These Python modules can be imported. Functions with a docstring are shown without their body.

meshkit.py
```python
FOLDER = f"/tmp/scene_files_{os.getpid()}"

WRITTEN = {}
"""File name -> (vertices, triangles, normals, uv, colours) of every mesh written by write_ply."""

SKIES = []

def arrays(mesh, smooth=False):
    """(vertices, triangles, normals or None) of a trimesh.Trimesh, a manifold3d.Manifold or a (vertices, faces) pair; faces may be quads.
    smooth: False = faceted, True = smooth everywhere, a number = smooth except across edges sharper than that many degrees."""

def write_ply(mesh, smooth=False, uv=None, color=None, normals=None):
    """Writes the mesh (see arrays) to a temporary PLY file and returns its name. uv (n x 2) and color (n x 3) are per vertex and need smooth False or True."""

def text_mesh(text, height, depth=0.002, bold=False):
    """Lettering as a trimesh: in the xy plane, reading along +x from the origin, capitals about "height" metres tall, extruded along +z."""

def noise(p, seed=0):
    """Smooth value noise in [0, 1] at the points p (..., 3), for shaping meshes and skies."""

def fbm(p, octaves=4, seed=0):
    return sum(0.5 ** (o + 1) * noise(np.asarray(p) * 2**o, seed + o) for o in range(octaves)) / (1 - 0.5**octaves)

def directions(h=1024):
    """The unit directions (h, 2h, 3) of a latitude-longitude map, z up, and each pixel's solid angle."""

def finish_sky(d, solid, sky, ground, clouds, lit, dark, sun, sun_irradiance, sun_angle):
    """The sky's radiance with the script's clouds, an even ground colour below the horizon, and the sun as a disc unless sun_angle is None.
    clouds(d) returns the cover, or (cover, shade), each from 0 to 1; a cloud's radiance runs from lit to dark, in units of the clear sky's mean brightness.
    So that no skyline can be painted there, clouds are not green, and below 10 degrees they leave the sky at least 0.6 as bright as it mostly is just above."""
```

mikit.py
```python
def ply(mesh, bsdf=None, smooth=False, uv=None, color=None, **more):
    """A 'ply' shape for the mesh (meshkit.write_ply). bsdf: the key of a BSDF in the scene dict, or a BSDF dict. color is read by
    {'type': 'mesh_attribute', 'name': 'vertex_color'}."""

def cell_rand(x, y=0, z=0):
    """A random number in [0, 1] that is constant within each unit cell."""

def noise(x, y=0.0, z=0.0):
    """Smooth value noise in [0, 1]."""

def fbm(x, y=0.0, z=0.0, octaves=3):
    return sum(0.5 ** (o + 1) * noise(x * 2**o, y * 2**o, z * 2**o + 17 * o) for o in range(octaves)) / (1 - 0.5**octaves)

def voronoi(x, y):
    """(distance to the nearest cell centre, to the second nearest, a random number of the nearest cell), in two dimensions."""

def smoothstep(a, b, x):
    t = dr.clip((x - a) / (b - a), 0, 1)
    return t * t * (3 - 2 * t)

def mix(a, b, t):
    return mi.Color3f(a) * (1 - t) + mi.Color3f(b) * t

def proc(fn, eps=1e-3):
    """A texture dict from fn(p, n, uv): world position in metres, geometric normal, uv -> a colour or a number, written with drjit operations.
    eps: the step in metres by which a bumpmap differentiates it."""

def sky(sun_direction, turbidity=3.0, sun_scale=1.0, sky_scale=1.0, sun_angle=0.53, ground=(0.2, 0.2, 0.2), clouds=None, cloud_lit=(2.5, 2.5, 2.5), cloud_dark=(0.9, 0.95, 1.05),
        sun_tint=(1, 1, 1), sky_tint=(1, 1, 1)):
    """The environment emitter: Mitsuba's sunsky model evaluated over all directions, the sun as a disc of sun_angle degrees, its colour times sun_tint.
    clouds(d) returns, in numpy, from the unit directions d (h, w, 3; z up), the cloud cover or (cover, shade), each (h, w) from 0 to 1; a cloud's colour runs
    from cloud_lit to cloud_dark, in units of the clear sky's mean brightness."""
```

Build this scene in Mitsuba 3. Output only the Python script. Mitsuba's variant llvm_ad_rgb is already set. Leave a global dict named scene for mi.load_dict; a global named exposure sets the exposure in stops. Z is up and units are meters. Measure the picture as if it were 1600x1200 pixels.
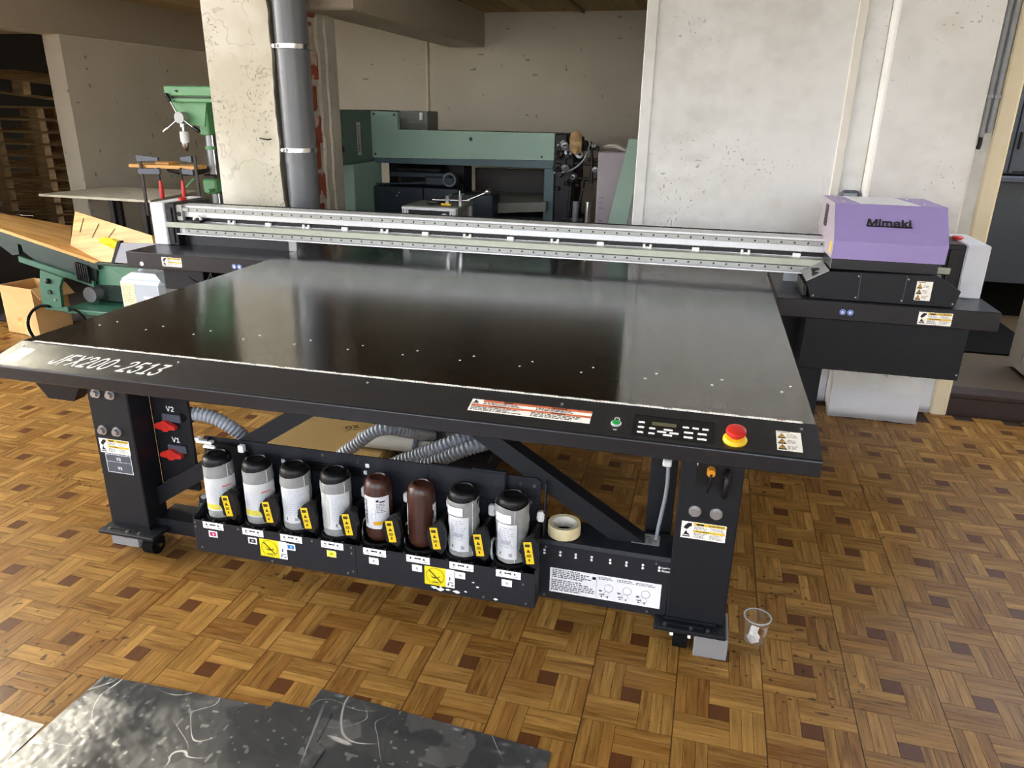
import math, random
import numpy as np, trimesh
import drjit as dr
import mitsuba as mi
import mikit, meshkit
from mikit import proc, noise, fbm, smoothstep, mix, cell_rand
from shapely.geometry import Polygon

T = mi.ScalarTransform4f
scene, labels = {}, {}
RNG = random.Random(7)

# ---------------------------------------------------------------- camera, sky, sun, exposure
CAM = np.array([2.183589, -1.953594, 1.59082])
FWD = np.array([-0.227485, 0.909952, -0.346752])
UPV = np.array([-0.100557, 0.332233, 0.937822])
scene['camera'] = {'type': 'perspective', 'fov': 2 * math.degrees(math.atan(800 / 1158.07)), 'fov_axis': 'x',
                   'near_clip': 0.05, 'far_clip': 200.0,
                   'to_world': T().look_at(origin=CAM.tolist(), target=(CAM + FWD).tolist(), up=UPV.tolist())}
scene['sky'] = mikit.sky(sun_direction=[-0.78, 0.38, 0.52], turbidity=9.0, sun_scale=0.0, sky_scale=1.0,
                         ground=(0.36, 0.34, 0.30), sky_tint=(1.0, 1.0, 1.0),
                         clouds=lambda d: np.full(d.shape[:2], 0.3), cloud_lit=(1.5, 1.55, 1.65))
exposure = 5.3


# ---------------------------------------------------------------- helpers
def lin(c):
    if isinstance(c, str):
        c = [int(c[i:i + 2], 16) for i in (1, 3, 5)]
    c = np.asarray(c, float) / 255.0
    return np.where(c <= 0.04045, c / 12.92, ((c + 0.055) / 1.055) ** 2.4)


def K(c):
    return mi.Color3f([float(x) for x in lin(c)])


def rgb(c):
    return {'type': 'rgb', 'value': [float(x) for x in lin(c)]}


def PL(mesh, m, **kw):
    return mikit.ply(mesh, 'mat_' + m, **kw)


def mat(name, c, rough=0.5, metal=0.0, spec=0.5, **kw):
    scene['mat_' + name] = {'type': 'twosided', 'bsdf': {'type': 'principled', 'base_color': c if isinstance(c, dict) else rgb(c), 'roughness': rough,
                   'metallic': metal, 'specular': spec, **kw}}
    return name


def add(key, mesh, m, smooth=False, color=None, uv=None):
    if key in scene:
        n = 1
        while f'{key}_{n:03d}' in scene:
            n += 1
        key = f'{key}_{n:03d}'
    scene[key] = PL(mesh, m, smooth=smooth, color=color, uv=uv)
    return key


def thing(key, label, cat, group=None):
    labels[key] = {'label': label, 'category': cat}
    if group:
        labels[key]['group'] = group
    return key


def struct(key, mesh, m, label, smooth=False):
    k = add(key, mesh, m, smooth)
    labels[k] = {'label': label, 'kind': 'structure', 'category': key.split('_')[0]}
    return k


def plab(key, text):
    labels[key] = {'label': text}
    return key


def cat(*ms):
    ms = [m for m in ms if m is not None]
    return trimesh.util.concatenate(list(ms)) if len(ms) > 1 else ms[0]


BF = np.array([[0, 2, 3], [0, 3, 1], [4, 5, 7], [4, 7, 6], [0, 1, 5], [0, 5, 4], [2, 6, 7], [2, 7, 3], [0, 4, 6], [0, 6, 2], [1, 3, 7], [1, 7, 5]])


def box(x0, x1, y0, y1, z0, z1, b=0.0):
    if b <= 0:
        v = np.array([[x, y, z] for z in (z0, z1) for y in (y0, y1) for x in (x0, x1)], float)
        return trimesh.Trimesh(v, BF, process=False)
    pts = []
    for X, sx in ((x0, 1), (x1, -1)):
        for Y, sy in ((y0, 1), (y1, -1)):
            for Z, sz in ((z0, 1), (z1, -1)):
                pts += [(X, Y + sy * b, Z + sz * b), (X + sx * b, Y, Z + sz * b), (X + sx * b, Y + sy * b, Z)]
    return trimesh.Trimesh(np.array(pts), process=False).convex_hull


def hull(pts):
    return trimesh.Trimesh(np.asarray(pts, float), process=False).convex_hull


def prism(poly, axis, a, b):
    """poly: list of 2-D points in the two other axes (in order x,y,z without axis); extruded from a to b."""
    m = trimesh.creation.extrude_polygon(Polygon(poly), b - a, engine='earcut')
    v = m.vertices.copy()
    w = np.zeros_like(v)
    o = [i for i in range(3) if i != axis]
    w[:, o[0]], w[:, o[1]], w[:, axis] = v[:, 0], v[:, 1], v[:, 2] + a
    f = m.faces[:, ::-1] if axis == 1 else m.faces
    return trimesh.Trimesh(w, f, process=False)


def slabquad(P, d):
    """a plate whose front is the (planar) polygon P and whose thickness is the vector d."""
    P = np.asarray(P, float)
    n = len(P)
    v = np.vstack([P, P + d])
    f = []
    for i in range(1, n - 1):
        f += [[0, i, i + 1], [n, n + i + 1, n + i]]
    for i in range(n):
        j = (i + 1) % n
        f += [[i, n + i, n + j], [i, n + j, j]]
    m = trimesh.Trimesh(v, np.array(f), process=False)
    if m.volume < 0:
        m.invert()
    return m


def cyl(p0, p1, r, n=20, r1=None):
    p0, p1 = np.asarray(p0, float), np.asarray(p1, float)
    r1 = r if r1 is None else r1
    L = np.linalg.norm(p1 - p0)
    return tube([p0, p1], [r, r1], n, caps=True)


def tube(pts, r, n=12, caps=True):
    pts = np.asarray(pts, float)
    k = len(pts)
    r = np.full(k, r) if np.isscalar(r) else np.asarray(r, float)
    tan = np.gradient(pts, axis=0)
    tan /= np.linalg.norm(tan, axis=1, keepdims=True) + 1e-12
    up = np.array([0, 0, 1.0]) if abs(tan[0][2]) < 0.9 else np.array([1.0, 0, 0])
    rings = []
    u = np.cross(tan[0], up)
    u /= np.linalg.norm(u)
    a = np.arange(n) * 2 * np.pi / n
    for i in range(k):
        u = u - tan[i] * (u @ tan[i])
        u /= np.linalg.norm(u)
        w = np.cross(tan[i], u)
        rings.append(pts[i] + r[i] * (np.cos(a)[:, None] * u + np.sin(a)[:, None] * w))
    v = np.vstack(rings)
    f = []
    for i in range(k - 1):
        for j in range(n):
            q = (j + 1) % n
            f += [[i * n + j, i * n + q, (i + 1) * n + q], [i * n + j, (i + 1) * n + q, (i + 1) * n + j]]
    if caps:
        c0, c1 = len(v), len(v) + 1
        v = np.vstack([v, pts[:1], pts[-1:]])
        for j in range(n):
            q = (j + 1) % n
            f += [[c0, q, j], [c1, (k - 1) * n + j, (k - 1) * n + q]]
    return trimesh.Trimesh(v, np.array(f), process=False)


def lathe(prof, c, n=32, axis=(0, 0, 1)):
    """prof: (r, h) pairs from one end to the other; capped at the ends."""
    prof = np.asarray(prof, float)
    ax = np.asarray(axis, float)
    ax /= np.linalg.norm(ax)
    u = np.cross(ax, [0, 1.0, 0.0] if abs(ax[1]) < 0.9 else [1.0, 0, 0])
    u /= np.linalg.norm(u)
    w = np.cross(ax, u)
    a = np.arange(n) * 2 * np.pi / n
    c = np.asarray(c, float)
    v = np.vstack([c + ax * h + r * (np.cos(a)[:, None] * u + np.sin(a)[:, None] * w) for r, h in prof])
    f = []
    for i in range(len(prof) - 1):
        for j in range(n):
            q = (j + 1) % n
            f += [[i * n + j, i * n + q, (i + 1) * n + q], [i * n + j, (i + 1) * n + q, (i + 1) * n + j]]
    m = trimesh.Trimesh(v, np.array(f), process=False)
    m.merge_vertices()
    m.update_faces(m.nondegenerate_faces())
    return m


def spline(pts, n):
    from scipy.interpolate import CubicSpline
    pts = np.asarray(pts, float)
    t = np.r_[0, np.cumsum(np.linalg.norm(np.diff(pts, axis=0), axis=1))]
    return CubicSpline(t, pts)(np.linspace(0, t[-1], n))


def xf(m, O, ex, ey):
    """mesh drawn in local x, y, z (z off the surface) -> the plane at O."""
    ex, ey = np.asarray(ex, float), np.asarray(ey, float)
    ex = ex / np.linalg.norm(ex)
    ey = ey / np.linalg.norm(ey)
    M = np.stack([ex, ey, np.cross(ex, ey)], 1)
    return trimesh.Trimesh(np.asarray(m.vertices) @ M.T + np.asarray(O, float), m.faces, process=False)


_TX = {}


def text(s, h, bold=False, depth=0.0003):
    k = (s, h, bold, depth)
    if k not in _TX:
        _TX[k] = meshkit.text_mesh(s, h, depth, bold)
    return _TX[k].copy()


def dashes(x0, y0, x1, y1, n, c, seed=1, fill=0.55):
    """n lines of fine print."""
    r = random.Random(seed)
    out = []
    step = (y1 - y0) / n
    for i in range(n):
        y = y1 - (i + 0.75) * step
        x = x0
        end = x0 + (x1 - x0) * r.uniform(0.65, 1.0)
        while x < end:
            w = r.uniform(0.25, 1.0) * step * 2.2
            out.append(('r', x, y, min(x + w, end), y + step * fill, c))
            x += w + step * 0.45
    return out


def label(key, O, ex, ey, w, h, bg, items, m='print', text_of=None, th=0.0006):
    """a printed plate: its lower left corner at O, w along ex, h along ey."""
    meshes, cols = [box(0, w, 0, h, 0, th)], [bg]
    for i, it in enumerate(items):
        lift = th + 0.00015 + 0.00004 * min(i, 12)
        if it[0] == 'r':
            g = box(it[1], it[3], it[2], it[4], th * 0.5, lift)
        elif it[0] == 'p':
            g = trimesh.creation.extrude_polygon(Polygon(it[1]), lift - th * 0.5, engine='earcut')
            g.apply_translation([0, 0, th * 0.5])
        else:
            g = text(it[1], it[4], it[6] if len(it) > 6 else True)
            wd = g.bounds[1][0] - g.bounds[0][0]
            if len(it) > 7 and it[7]:
                g.apply_scale([it[7] / wd, 1, 1])
            g.apply_translation([it[2], it[3], lift - 0.0002])
        meshes.append(g)
        cols.append(it[5] if it[0] != 'p' else it[2])
    M = cat(*meshes)
    C = np.vstack([np.tile(lin(c), (len(g.vertices), 1)) for g, c in zip(meshes, cols)])
    k = add(key, xf(M, O, ex, ey), m, color=C)
    if text_of:
        plab(k, text_of)
    return k


def ring(cx, cy, r0, r1, n=28):
    a = np.arange(n) * 2 * np.pi / n
    o = [(cx + r1 * math.cos(t), cy + r1 * math.sin(t)) for t in a]
    i = [(cx + r0 * math.cos(t), cy + r0 * math.sin(t)) for t in a]
    return Polygon(o, [i])


def disc(cx, cy, r, n=24):
    return [(cx + r * math.cos(t), cy + r * math.sin(t)) for t in np.arange(n) * 2 * np.pi / n]


BLK, WHT, YEL, RED = '#16171a', '#f2f2ee', '#e8c818', '#c8372e'
EX, EZ = (1, 0, 0), (0, 0, 1)

# ---------------------------------------------------------------- materials
ANG, OX, OY, TM = -0.012, 0.138, 0.068, 0.248
CA, SA = math.cos(ANG), math.sin(ANG)
HS = 0.113


def floor_fn(p, n, uv):
    u = (CA * p.x + SA * p.y - OX) / TM + 0.5
    v = (-SA * p.x + CA * p.y - OY) / TM + 0.5
    i, j = dr.floor(u), dr.floor(v)
    a, b = u - i - 0.5, v - j - 0.5
    top = (b > HS) & (a > -HS)
    right = (a > HS) & (b <= HS)
    bot = (b < -HS) & (a <= HS)
    left = (a < -HS) & (b >= -HS)
    sq = ~(top | right | bot | left)
    hor = top | bot
    w = (0.5 - HS) / 3
    across = dr.select(top, b - HS, dr.select(bot, b + 0.5, dr.select(right, a - HS, a + 0.5)))
    s = dr.clip(dr.floor(across / w), 0, 2)
    which = dr.select(top, 0.0, dr.select(right, 1.0, dr.select(bot, 2.0, 3.0)))
    sid = which * 3 + s
    r1 = cell_rand(i * 13 + sid, j, 3)
    r2 = cell_rand(i, j * 13 + sid, 9)
    r3 = cell_rand(i * 4 + which, j, 21)
    along = dr.select(hor, p.x, p.y)
    acr = dr.select(hor, p.y, p.x)
    grain = 0.6 * fbm(along * 14 + r1 * 90, acr * 150, r2 * 40, octaves=3) + 0.4 * fbm(along * 9, acr * 70 + r2 * 9, r1 * 30, octaves=2)
    fine = noise(along * 60, acr * 900, r1 * 50)
    tone = 0.42 + 0.34 * (r1 * r1 - 0.3) + 0.15 * (r3 - 0.5) + 1.1 * (grain - 0.5) + 0.14 * (fine - 0.5)
    c = mix(K('#644220'), K('#c9a268'), dr.clip(tone, 0, 1))
    c = mix(c, K('#7d5027'), dr.clip(r2 * 1.4 - 0.8, 0, 0.4))
    dark = mix(K('#553523'), K('#6b4630'), grain)
    c = dr.select(sq, dark, c)
    seam = smoothstep(0.4875, 0.494, dr.abs(a)) + 0.3 * smoothstep(0.489, 0.495, dr.abs(b))
    c = mix(c, K('#3a2413'), 0.5 * dr.clip(seam, 0, 1))
    wear = fbm(p.x * 1.3 + 5, p.y * 1.3, 2.0, octaves=3)
    c = c * (0.86 + 0.28 * wear)
    spot = smoothstep(0.86, 0.9, noise(p.x * 60, p.y * 60, 4.0)) * smoothstep(0.7, 0.85, noise(p.x * 2.3, p.y * 2.3, 8.0))
    return mi.Color3f(0.77, 0.70, 0.50) * mix(c, K('#2b1c12'), 0.75 * spot)


def floor_rough(p, n, uv):
    return 0.30 + 0.14 * fbm(p.x * 5, p.y * 5, 1.0, octaves=2)


mat('parquet', proc(floor_fn), rough=proc(floor_rough), spec=0.16)
mat('floor_gap', '#2a1c10', rough=0.8)


def plaster_fn(p, n, uv):
    q = fbm(p.x * 2.1 + p.y * 1.3, p.z * 2.4, p.y * 2.0 + 3, octaves=4)
    f = fbm(p.x * 14 + p.y * 9, p.z * 17, 5.0 + p.y * 11, octaves=3)
    c = mix(K('#c3c2bd'), K('#d6d6d3'), smoothstep(0.3, 0.68, 0.7 * q + 0.3 * f))
    stain = smoothstep(0.66, 0.8, fbm(p.x * 3.7 + 9, p.z * 5 + 2, p.y * 3, octaves=3))
    c = mix(c, K('#b3a892'), 0.22 * stain)
    pits = smoothstep(0.86, 0.91, noise(p.x * 85 + 7 * p.y, p.z * 78, p.y * 40)) * smoothstep(0.55, 0.75, noise(p.x * 3, p.z * 3, 11.0 + p.y))
    c = mix(c, K('#6b665f'), 0.6 * pits)
    low = smoothstep(0.24, 0.12, p.z + 0.12 * (f - 0.5))
    c = mix(c, K('#dfe2ea'), 0.75 * low)
    grime = smoothstep(0.05, 0.0, p.z + 0.06 * (q - 0.5))
    return mix(c, K('#6d6963'), 0.7 * grime)


def plaster_bump(p, n, uv):
    return 0.004 * fbm(p.x * 9 + p.y * 7, p.z * 9, p.y * 8, octaves=3) + 0.0015 * noise(p.x * 60, p.z * 60, p.y * 60)


def bumped(name, c, rough, fn, spec=0.3, scale=1.0):
    scene['mat_' + name] = {'type': 'twosided', 'bsdf': {'type': 'bumpmap', 'arbitrary': proc(fn), 'scale': scale,
                   'bsdf': {'type': 'principled', 'base_color': c if isinstance(c, dict) else rgb(c), 'roughness': rough, 'specular': spec}}}


bumped('plaster', proc(plaster_fn), 0.85, plaster_bump)


def column_fn(p, n, uv):
    q = fbm(p.x * 3 + p.y * 2, p.z * 3, 7.0 + p.y * 2, octaves=4)
    c = mix(K('#c3bca8'), K('#ded9ca'), smoothstep(0.3, 0.65, q))
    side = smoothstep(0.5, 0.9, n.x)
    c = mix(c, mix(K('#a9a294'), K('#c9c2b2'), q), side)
    pits = smoothstep(0.78, 0.88, noise(p.x * 90, p.z * 75, p.y * 60)) * smoothstep(0.48, 0.68, noise(p.x * 6, p.z * 4.5, 2.0 + p.y * 5))
    crack = smoothstep(0.018, 0.004, dr.abs(fbm(p.x * 5 + 2, p.z * 6, p.y * 5, octaves=4) - 0.47)) * smoothstep(0.5, 0.66, noise(p.x * 4 + 9, p.z * 4, 5.0))
    c = mix(c, K('#8f8878'), 0.3 * crack)
    return mix(c, K('#6b6456'), 0.5 * pits)


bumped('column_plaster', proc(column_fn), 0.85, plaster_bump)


def backwall_fn(p, n, uv):
    q = fbm(p.x * 1.2 + p.y, p.z * 1.4, 3.0 + p.y, octaves=3)
    c = mix(K('#b9ae9a'), K('#d8cebb'), q)
    pit = smoothstep(0.95, 0.97, noise(p.x * 22 + p.y * 20, p.z * 22, 4.0))
    return mix(c, K('#5d5344'), 0.6 * pit)


bumped('back_plaster', proc(backwall_fn), 0.9, plaster_bump)


def ceil_fn(p, n, uv):
    b = dr.floor(p.x / 0.16)
    g = fbm(p.x * 60, p.y * 3 + b * 7, 1.0, octaves=2)
    return mix(K('#7b6647'), K('#a58d66'), 0.5 * g + 0.5 * cell_rand(b, 1, 1))


mat('ceiling_mat', proc(ceil_fn), rough=0.9)
mat('concrete', '#6b665e', rough=0.9)
mat('beam_concrete', '#a89c88', rough=0.9)
mat('dark_concrete', '#4a443d', rough=0.9)
mat('white_wall', '#d2cec4', rough=0.9)
mat('grey_ceiling', '#6e695f', rough=0.9)
mat('trim_cream', '#d9cdb0', rough=0.6)
mat('side_floor', '#4c3f2e', rough=0.5)
mat('step_brown', '#2c1b17', rough=0.6)

mat('black_paint', '#232427', rough=0.42, spec=0.45)
mat('panel_black', '#191a1f', rough=0.3, spec=0.5)
mat('frame_black', '#16181d', rough=0.5, spec=0.3)
mat('tray_black', '#1f2127', rough=0.5, spec=0.3)
mat('plastic_black', '#0e0e10', rough=0.4, spec=0.35)
mat('rubber', '#101010', rough=0.9, spec=0.1)
mat('box_white', '#d0d2d8', rough=0.45, spec=0.4)
mat('purple', '#9283b6', rough=0.4, spec=0.4)
mat('purple_grey', '#968c98', rough=0.4, spec=0.4)
mat('light_metal', '#a9a9aa', rough=0.35, metal=0.75)
mat('steel', '#c9c9c9', rough=0.28, metal=1.0)
mat('chrome', '#dadada', rough=0.15, metal=1.0)
mat('galv', '#8f9092', rough=0.38, metal=0.55)
mat('alu', '#cfd0d2', rough=0.36, metal=0.35)
mat('alu_dull', '#9c9d99', rough=0.45, metal=0.4)
mat('ledge', '#a5a99a', rough=0.4, metal=0.2)
mat('red_plastic', '#c52d26', rough=0.35, spec=0.5)
mat('yellow_plastic', '#e0b91c', rough=0.4)
mat('orange_plastic', '#d9902c', rough=0.4)
mat('green_button', '#1fa04a', rough=0.35)
mat('white_plastic', '#e9e9e6', rough=0.45)
mat('grey_plastic', '#8d9299', rough=0.45)
mat('slate_plastic', '#4a4f5a', rough=0.45)
mat('hose_grey', '#a2a8b0', rough=0.4)
mat('pvc_grey', '#6b6e72', rough=0.32, spec=0.5)
mat('duct_grey', '#a9aaa2', rough=0.5)
mat('lcd', '#5e5a44', rough=0.3)
scene['mat_print'] = {'type': 'twosided', 'bsdf': {'type': 'principled', 'base_color': {'type': 'mesh_attribute', 'name': 'vertex_color'}, 'roughness': 0.45, 'specular': 0.4}}
mat('brown_bottle', '#40241a', rough=0.33, spec=0.5)
mat('sleeve', '#90918f', rough=0.3, spec=0.5)
mat('green_paint', '#5c9160', rough=0.4)
mat('jogger_green', '#2f5c46', rough=0.45)
mat('jogger_dark', '#12281f', rough=0.5)
mat('press_green', '#8aa797', rough=0.45)
mat('press_dark', '#4e6358', rough=0.5)
mat('press_grey', '#6c6f66', rough=0.5)
mat('press_navy', '#1f2b34', rough=0.5)
mat('press_sill', '#435a60', rough=0.5)
mat('pale_green', '#71867a', rough=0.6)
mat('dark_iron', '#2b2622', rough=0.5, metal=0.3)
mat('paper', '#e4dfd2', rough=0.8)
mat('grey_board', '#9c9da3', rough=0.6)
mat('carton_white', '#a39b9f', rough=0.8)
mat('yellow_cloth', '#d9c81e', rough=0.9)
mat('cupboard', '#40464d', rough=0.5)
mat('appliance', '#b5aea4', rough=0.5)
mat('jerry', '#b3bbc2', rough=0.35, spec=0.5)
mat('tape_cream', '#dccfa2', rough=0.7)
mat('block_grey', '#808080', rough=0.6)


def bed_fn(p, n, uv):
    u = p.x / 0.03
    v = p.y / 0.03
    a, b = u - dr.floor(u) - 0.5, v - dr.floor(v) - 0.5
    dot = smoothstep(0.05, 0.03, dr.sqrt(a * a + b * b))
    return mix(K('#080706'), K('#5d5a55'), 0.35 * dot)


scene['mat_bed_black'] = {'type': 'twosided', 'bsdf': {'type': 'blendbsdf', 'weight': 0.10,
                          'a': {'type': 'principled', 'base_color': proc(bed_fn), 'roughness': 0.14, 'specular': 0.95, 'anisotropic': 0.7},
                          'b': {'type': 'roughconductor', 'alpha_u': 0.04, 'alpha_v': 0.012, 'specular_reflectance': {'type': 'rgb', 'value': [0.9, 0.9, 0.88]}}}}


def scratches(p):
    out = mi.Float(0)
    for q, (ax, ay, bx, by, th) in enumerate(((5, 1.2, -1.2, 3, .005), (2.2, 6, 4, -1.5, .006), (9, 7, -6, 8, .008), (1.5, 11, 3, 2, .005))):
        n = noise(p.x * ax + p.y * ay + 3.1 * q, p.x * bx + p.y * by, 2.0 + q)
        m = smoothstep(0.5, 0.72, noise(p.x * 5 + q * 7, p.y * 5, 9.0 + q))
        out = dr.maximum(out, m * smoothstep(th, 0.2 * th, dr.abs(n - 0.5)))
    return out


def zinc_fn(p, n, uv):
    q = fbm(p.x * 4, p.y * 4, 2.0, octaves=4)
    blot = smoothstep(0.60, 0.66, fbm(p.x * 9 + 3, p.y * 9, 4.0, octaves=4))
    c = mix(K('#63666a'), K('#97999c'), q)
    c = mix(c, K('#e2e3e4'), 0.8 * scratches(p))
    spots = smoothstep(0.88, 0.92, noise(p.x * 60, p.y * 60, 12.0))
    c = mix(c, K('#d8d8d6'), 0.7 * spots)
    return mix(c, K('#b9babb'), 0.5 * blot)


def zinc_rough(p, n, uv):
    return 0.15 + 0.16 * smoothstep(0.48, 0.62, fbm(p.x * 5 + 3, p.y * 7, 4.0, octaves=4)) + 0.25 * scratches(p)


def zinc_bump(p, n, uv):
    return 0.0012 * noise(p.x * 70, p.y * 70, 1.0) + 0.002 * fbm(p.x * 6, p.y * 6, 3.0, octaves=2)


scene['mat_zinc'] = {'type': 'twosided', 'bsdf': {'type': 'bumpmap', 'arbitrary': proc(zinc_bump), 'scale': 0.6,
                 'bsdf': {'type': 'principled', 'base_color': proc(zinc_fn), 'roughness': proc(zinc_rough), 'metallic': 0.8, 'specular': 0.5}}}


def beech_fn(p, n, uv):
    g = fbm(p.x * 3 + p.y * 3, p.z * 26 + p.y * 30, 2.0, octaves=3)
    return mix(K('#b27a37'), K('#e4b26a'), g)


mat('beech', proc(beech_fn), rough=0.45, spec=0.4)


def card_fn(p, n, uv):
    g = fbm(p.x * 5, p.y * 5, p.z * 6, octaves=3)
    return mix(K('#b68b55'), K('#d3a96f'), g)


mat('cardboard', proc(card_fn), rough=0.85)
mat('carton_brown', '#8f7546', rough=0.85)


def pallet_fn(p, n, uv):
    g = fbm(p.x * 4, p.y * 30, p.z * 40, octaves=3)
    return mix(K('#846846'), K('#c6a473'), g)


mat('pallet_wood', proc(pallet_fn), rough=0.85)


def chip_fn(p, n, uv):
    return mix(K('#b9ad95'), K('#cfc4ab'), fbm(p.x * 12, p.y * 12, 1.0, octaves=3))


mat('chipboard', proc(chip_fn), rough=0.6)


def brick_fn(p, n, uv):
    g = fbm(p.y * 20 + p.x * 20, p.z * 14, 3.0, octaves=3)
    c = mix(K('#7e3a28'), K('#a8563d'), g)
    w = smoothstep(0.58, 0.66, fbm(p.y * 11, p.z * 8, 9.0 + p.x * 10, octaves=4))
    return mix(c, K('#cdbfb0'), 0.8 * w)


mat('brick', proc(brick_fn), rough=0.9)
scene['mat_clear_plastic'] = {'type': 'thindielectric', 'int_ior': 1.45}

# ---------------------------------------------------------------- structure
struct('floor', box(-3.3, 6.2, -4.6, 2.47, -0.12, -0.004), 'floor_gap', 'brown wood parquet floor in a pinwheel pattern under the printer')


def in_view(x, y):
    d = np.array([x, y, 0]) - CAM
    z = d @ FWD
    rt = np.cross(FWD, UPV)
    px, py = 800 + 1158 * (d @ rt) / z, 600 - 1158 * (d @ UPV) / z
    return z > 0.2 and -20 < px < 1620 and -20 < py < 1215, math.hypot(d[0], d[1])


strips = []
g = 0.0022
hs = HS
wd = (0.5 - HS) / 3
for i in range(-14, 25):
    for j in range(-11, 11):
        rects = [(-hs, hs, -hs, hs)]
        for k in range(3):
            rects.append((-hs, 0.5, hs + k * wd, hs + (k + 1) * wd))
            rects.append((hs + k * wd, hs + (k + 1) * wd, -0.5, hs))
            rects.append((-0.5, hs, -0.5 + k * wd, -0.5 + (k + 1) * wd))
            rects.append((-0.5 + k * wd, -0.5 + (k + 1) * wd, -hs, 0.5))
        for (a0, a1, b0, b1) in rects:
            q = np.array([(a0 + g, b0 + g), (a1 - g, b0 + g), (a1 - g, b1 - g), (a0 + g, b1 - g)]) + [i, j]
            q = q * TM + [OX, OY]
            q = np.stack([CA * q[:, 0] - SA * q[:, 1], SA * q[:, 0] + CA * q[:, 1]], 1)
            cx, cy = q.mean(0)
            if cy > 2.44 or cx < -3.28 or cx > 6.15:
                continue
            if (cy > 2.29 and 2.98 < cx < 3.45) or (cy > 2.43 and 1.78 < cx < 3.56):
                continue
            ok, d = in_view(cx, cy)
            hidden = (0.55 < cx < 2.0 and cy < -0.5) or (cx < 0.65 and cy < -0.76) or (-0.05 < cx < 2.4 and cy > 0.12)
            z = -0.0003 * RNG.random()
            v = np.vstack([np.c_[q, np.full(4, z)], np.c_[q, np.full(4, -0.004)]])
            strips.append((0 if ok and not hidden else 1, d, v))
SF = np.array([[0, 1, 2], [0, 2, 3]] + [t for e in range(4) for t in ([e, 4 + e, 4 + (e + 1) % 4], [e, 4 + (e + 1) % 4, (e + 1) % 4])])
strips.sort(key=lambda t: t[:2])
for _, _, v in strips[:300]:
    add('floor__parquet_strip', trimesh.Trimesh(v, SF, process=False), 'parquet')
rest = strips[300:]
add('floor__parquet_strips', trimesh.Trimesh(np.vstack([t[2] for t in rest]), np.vstack([SF + 8 * i for i in range(len(rest))]), process=False), 'parquet')
labels['floor__parquet_strips'] = {'label': 'parquet strips of the rest of the floor', 'kind': 'stuff'}

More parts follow.
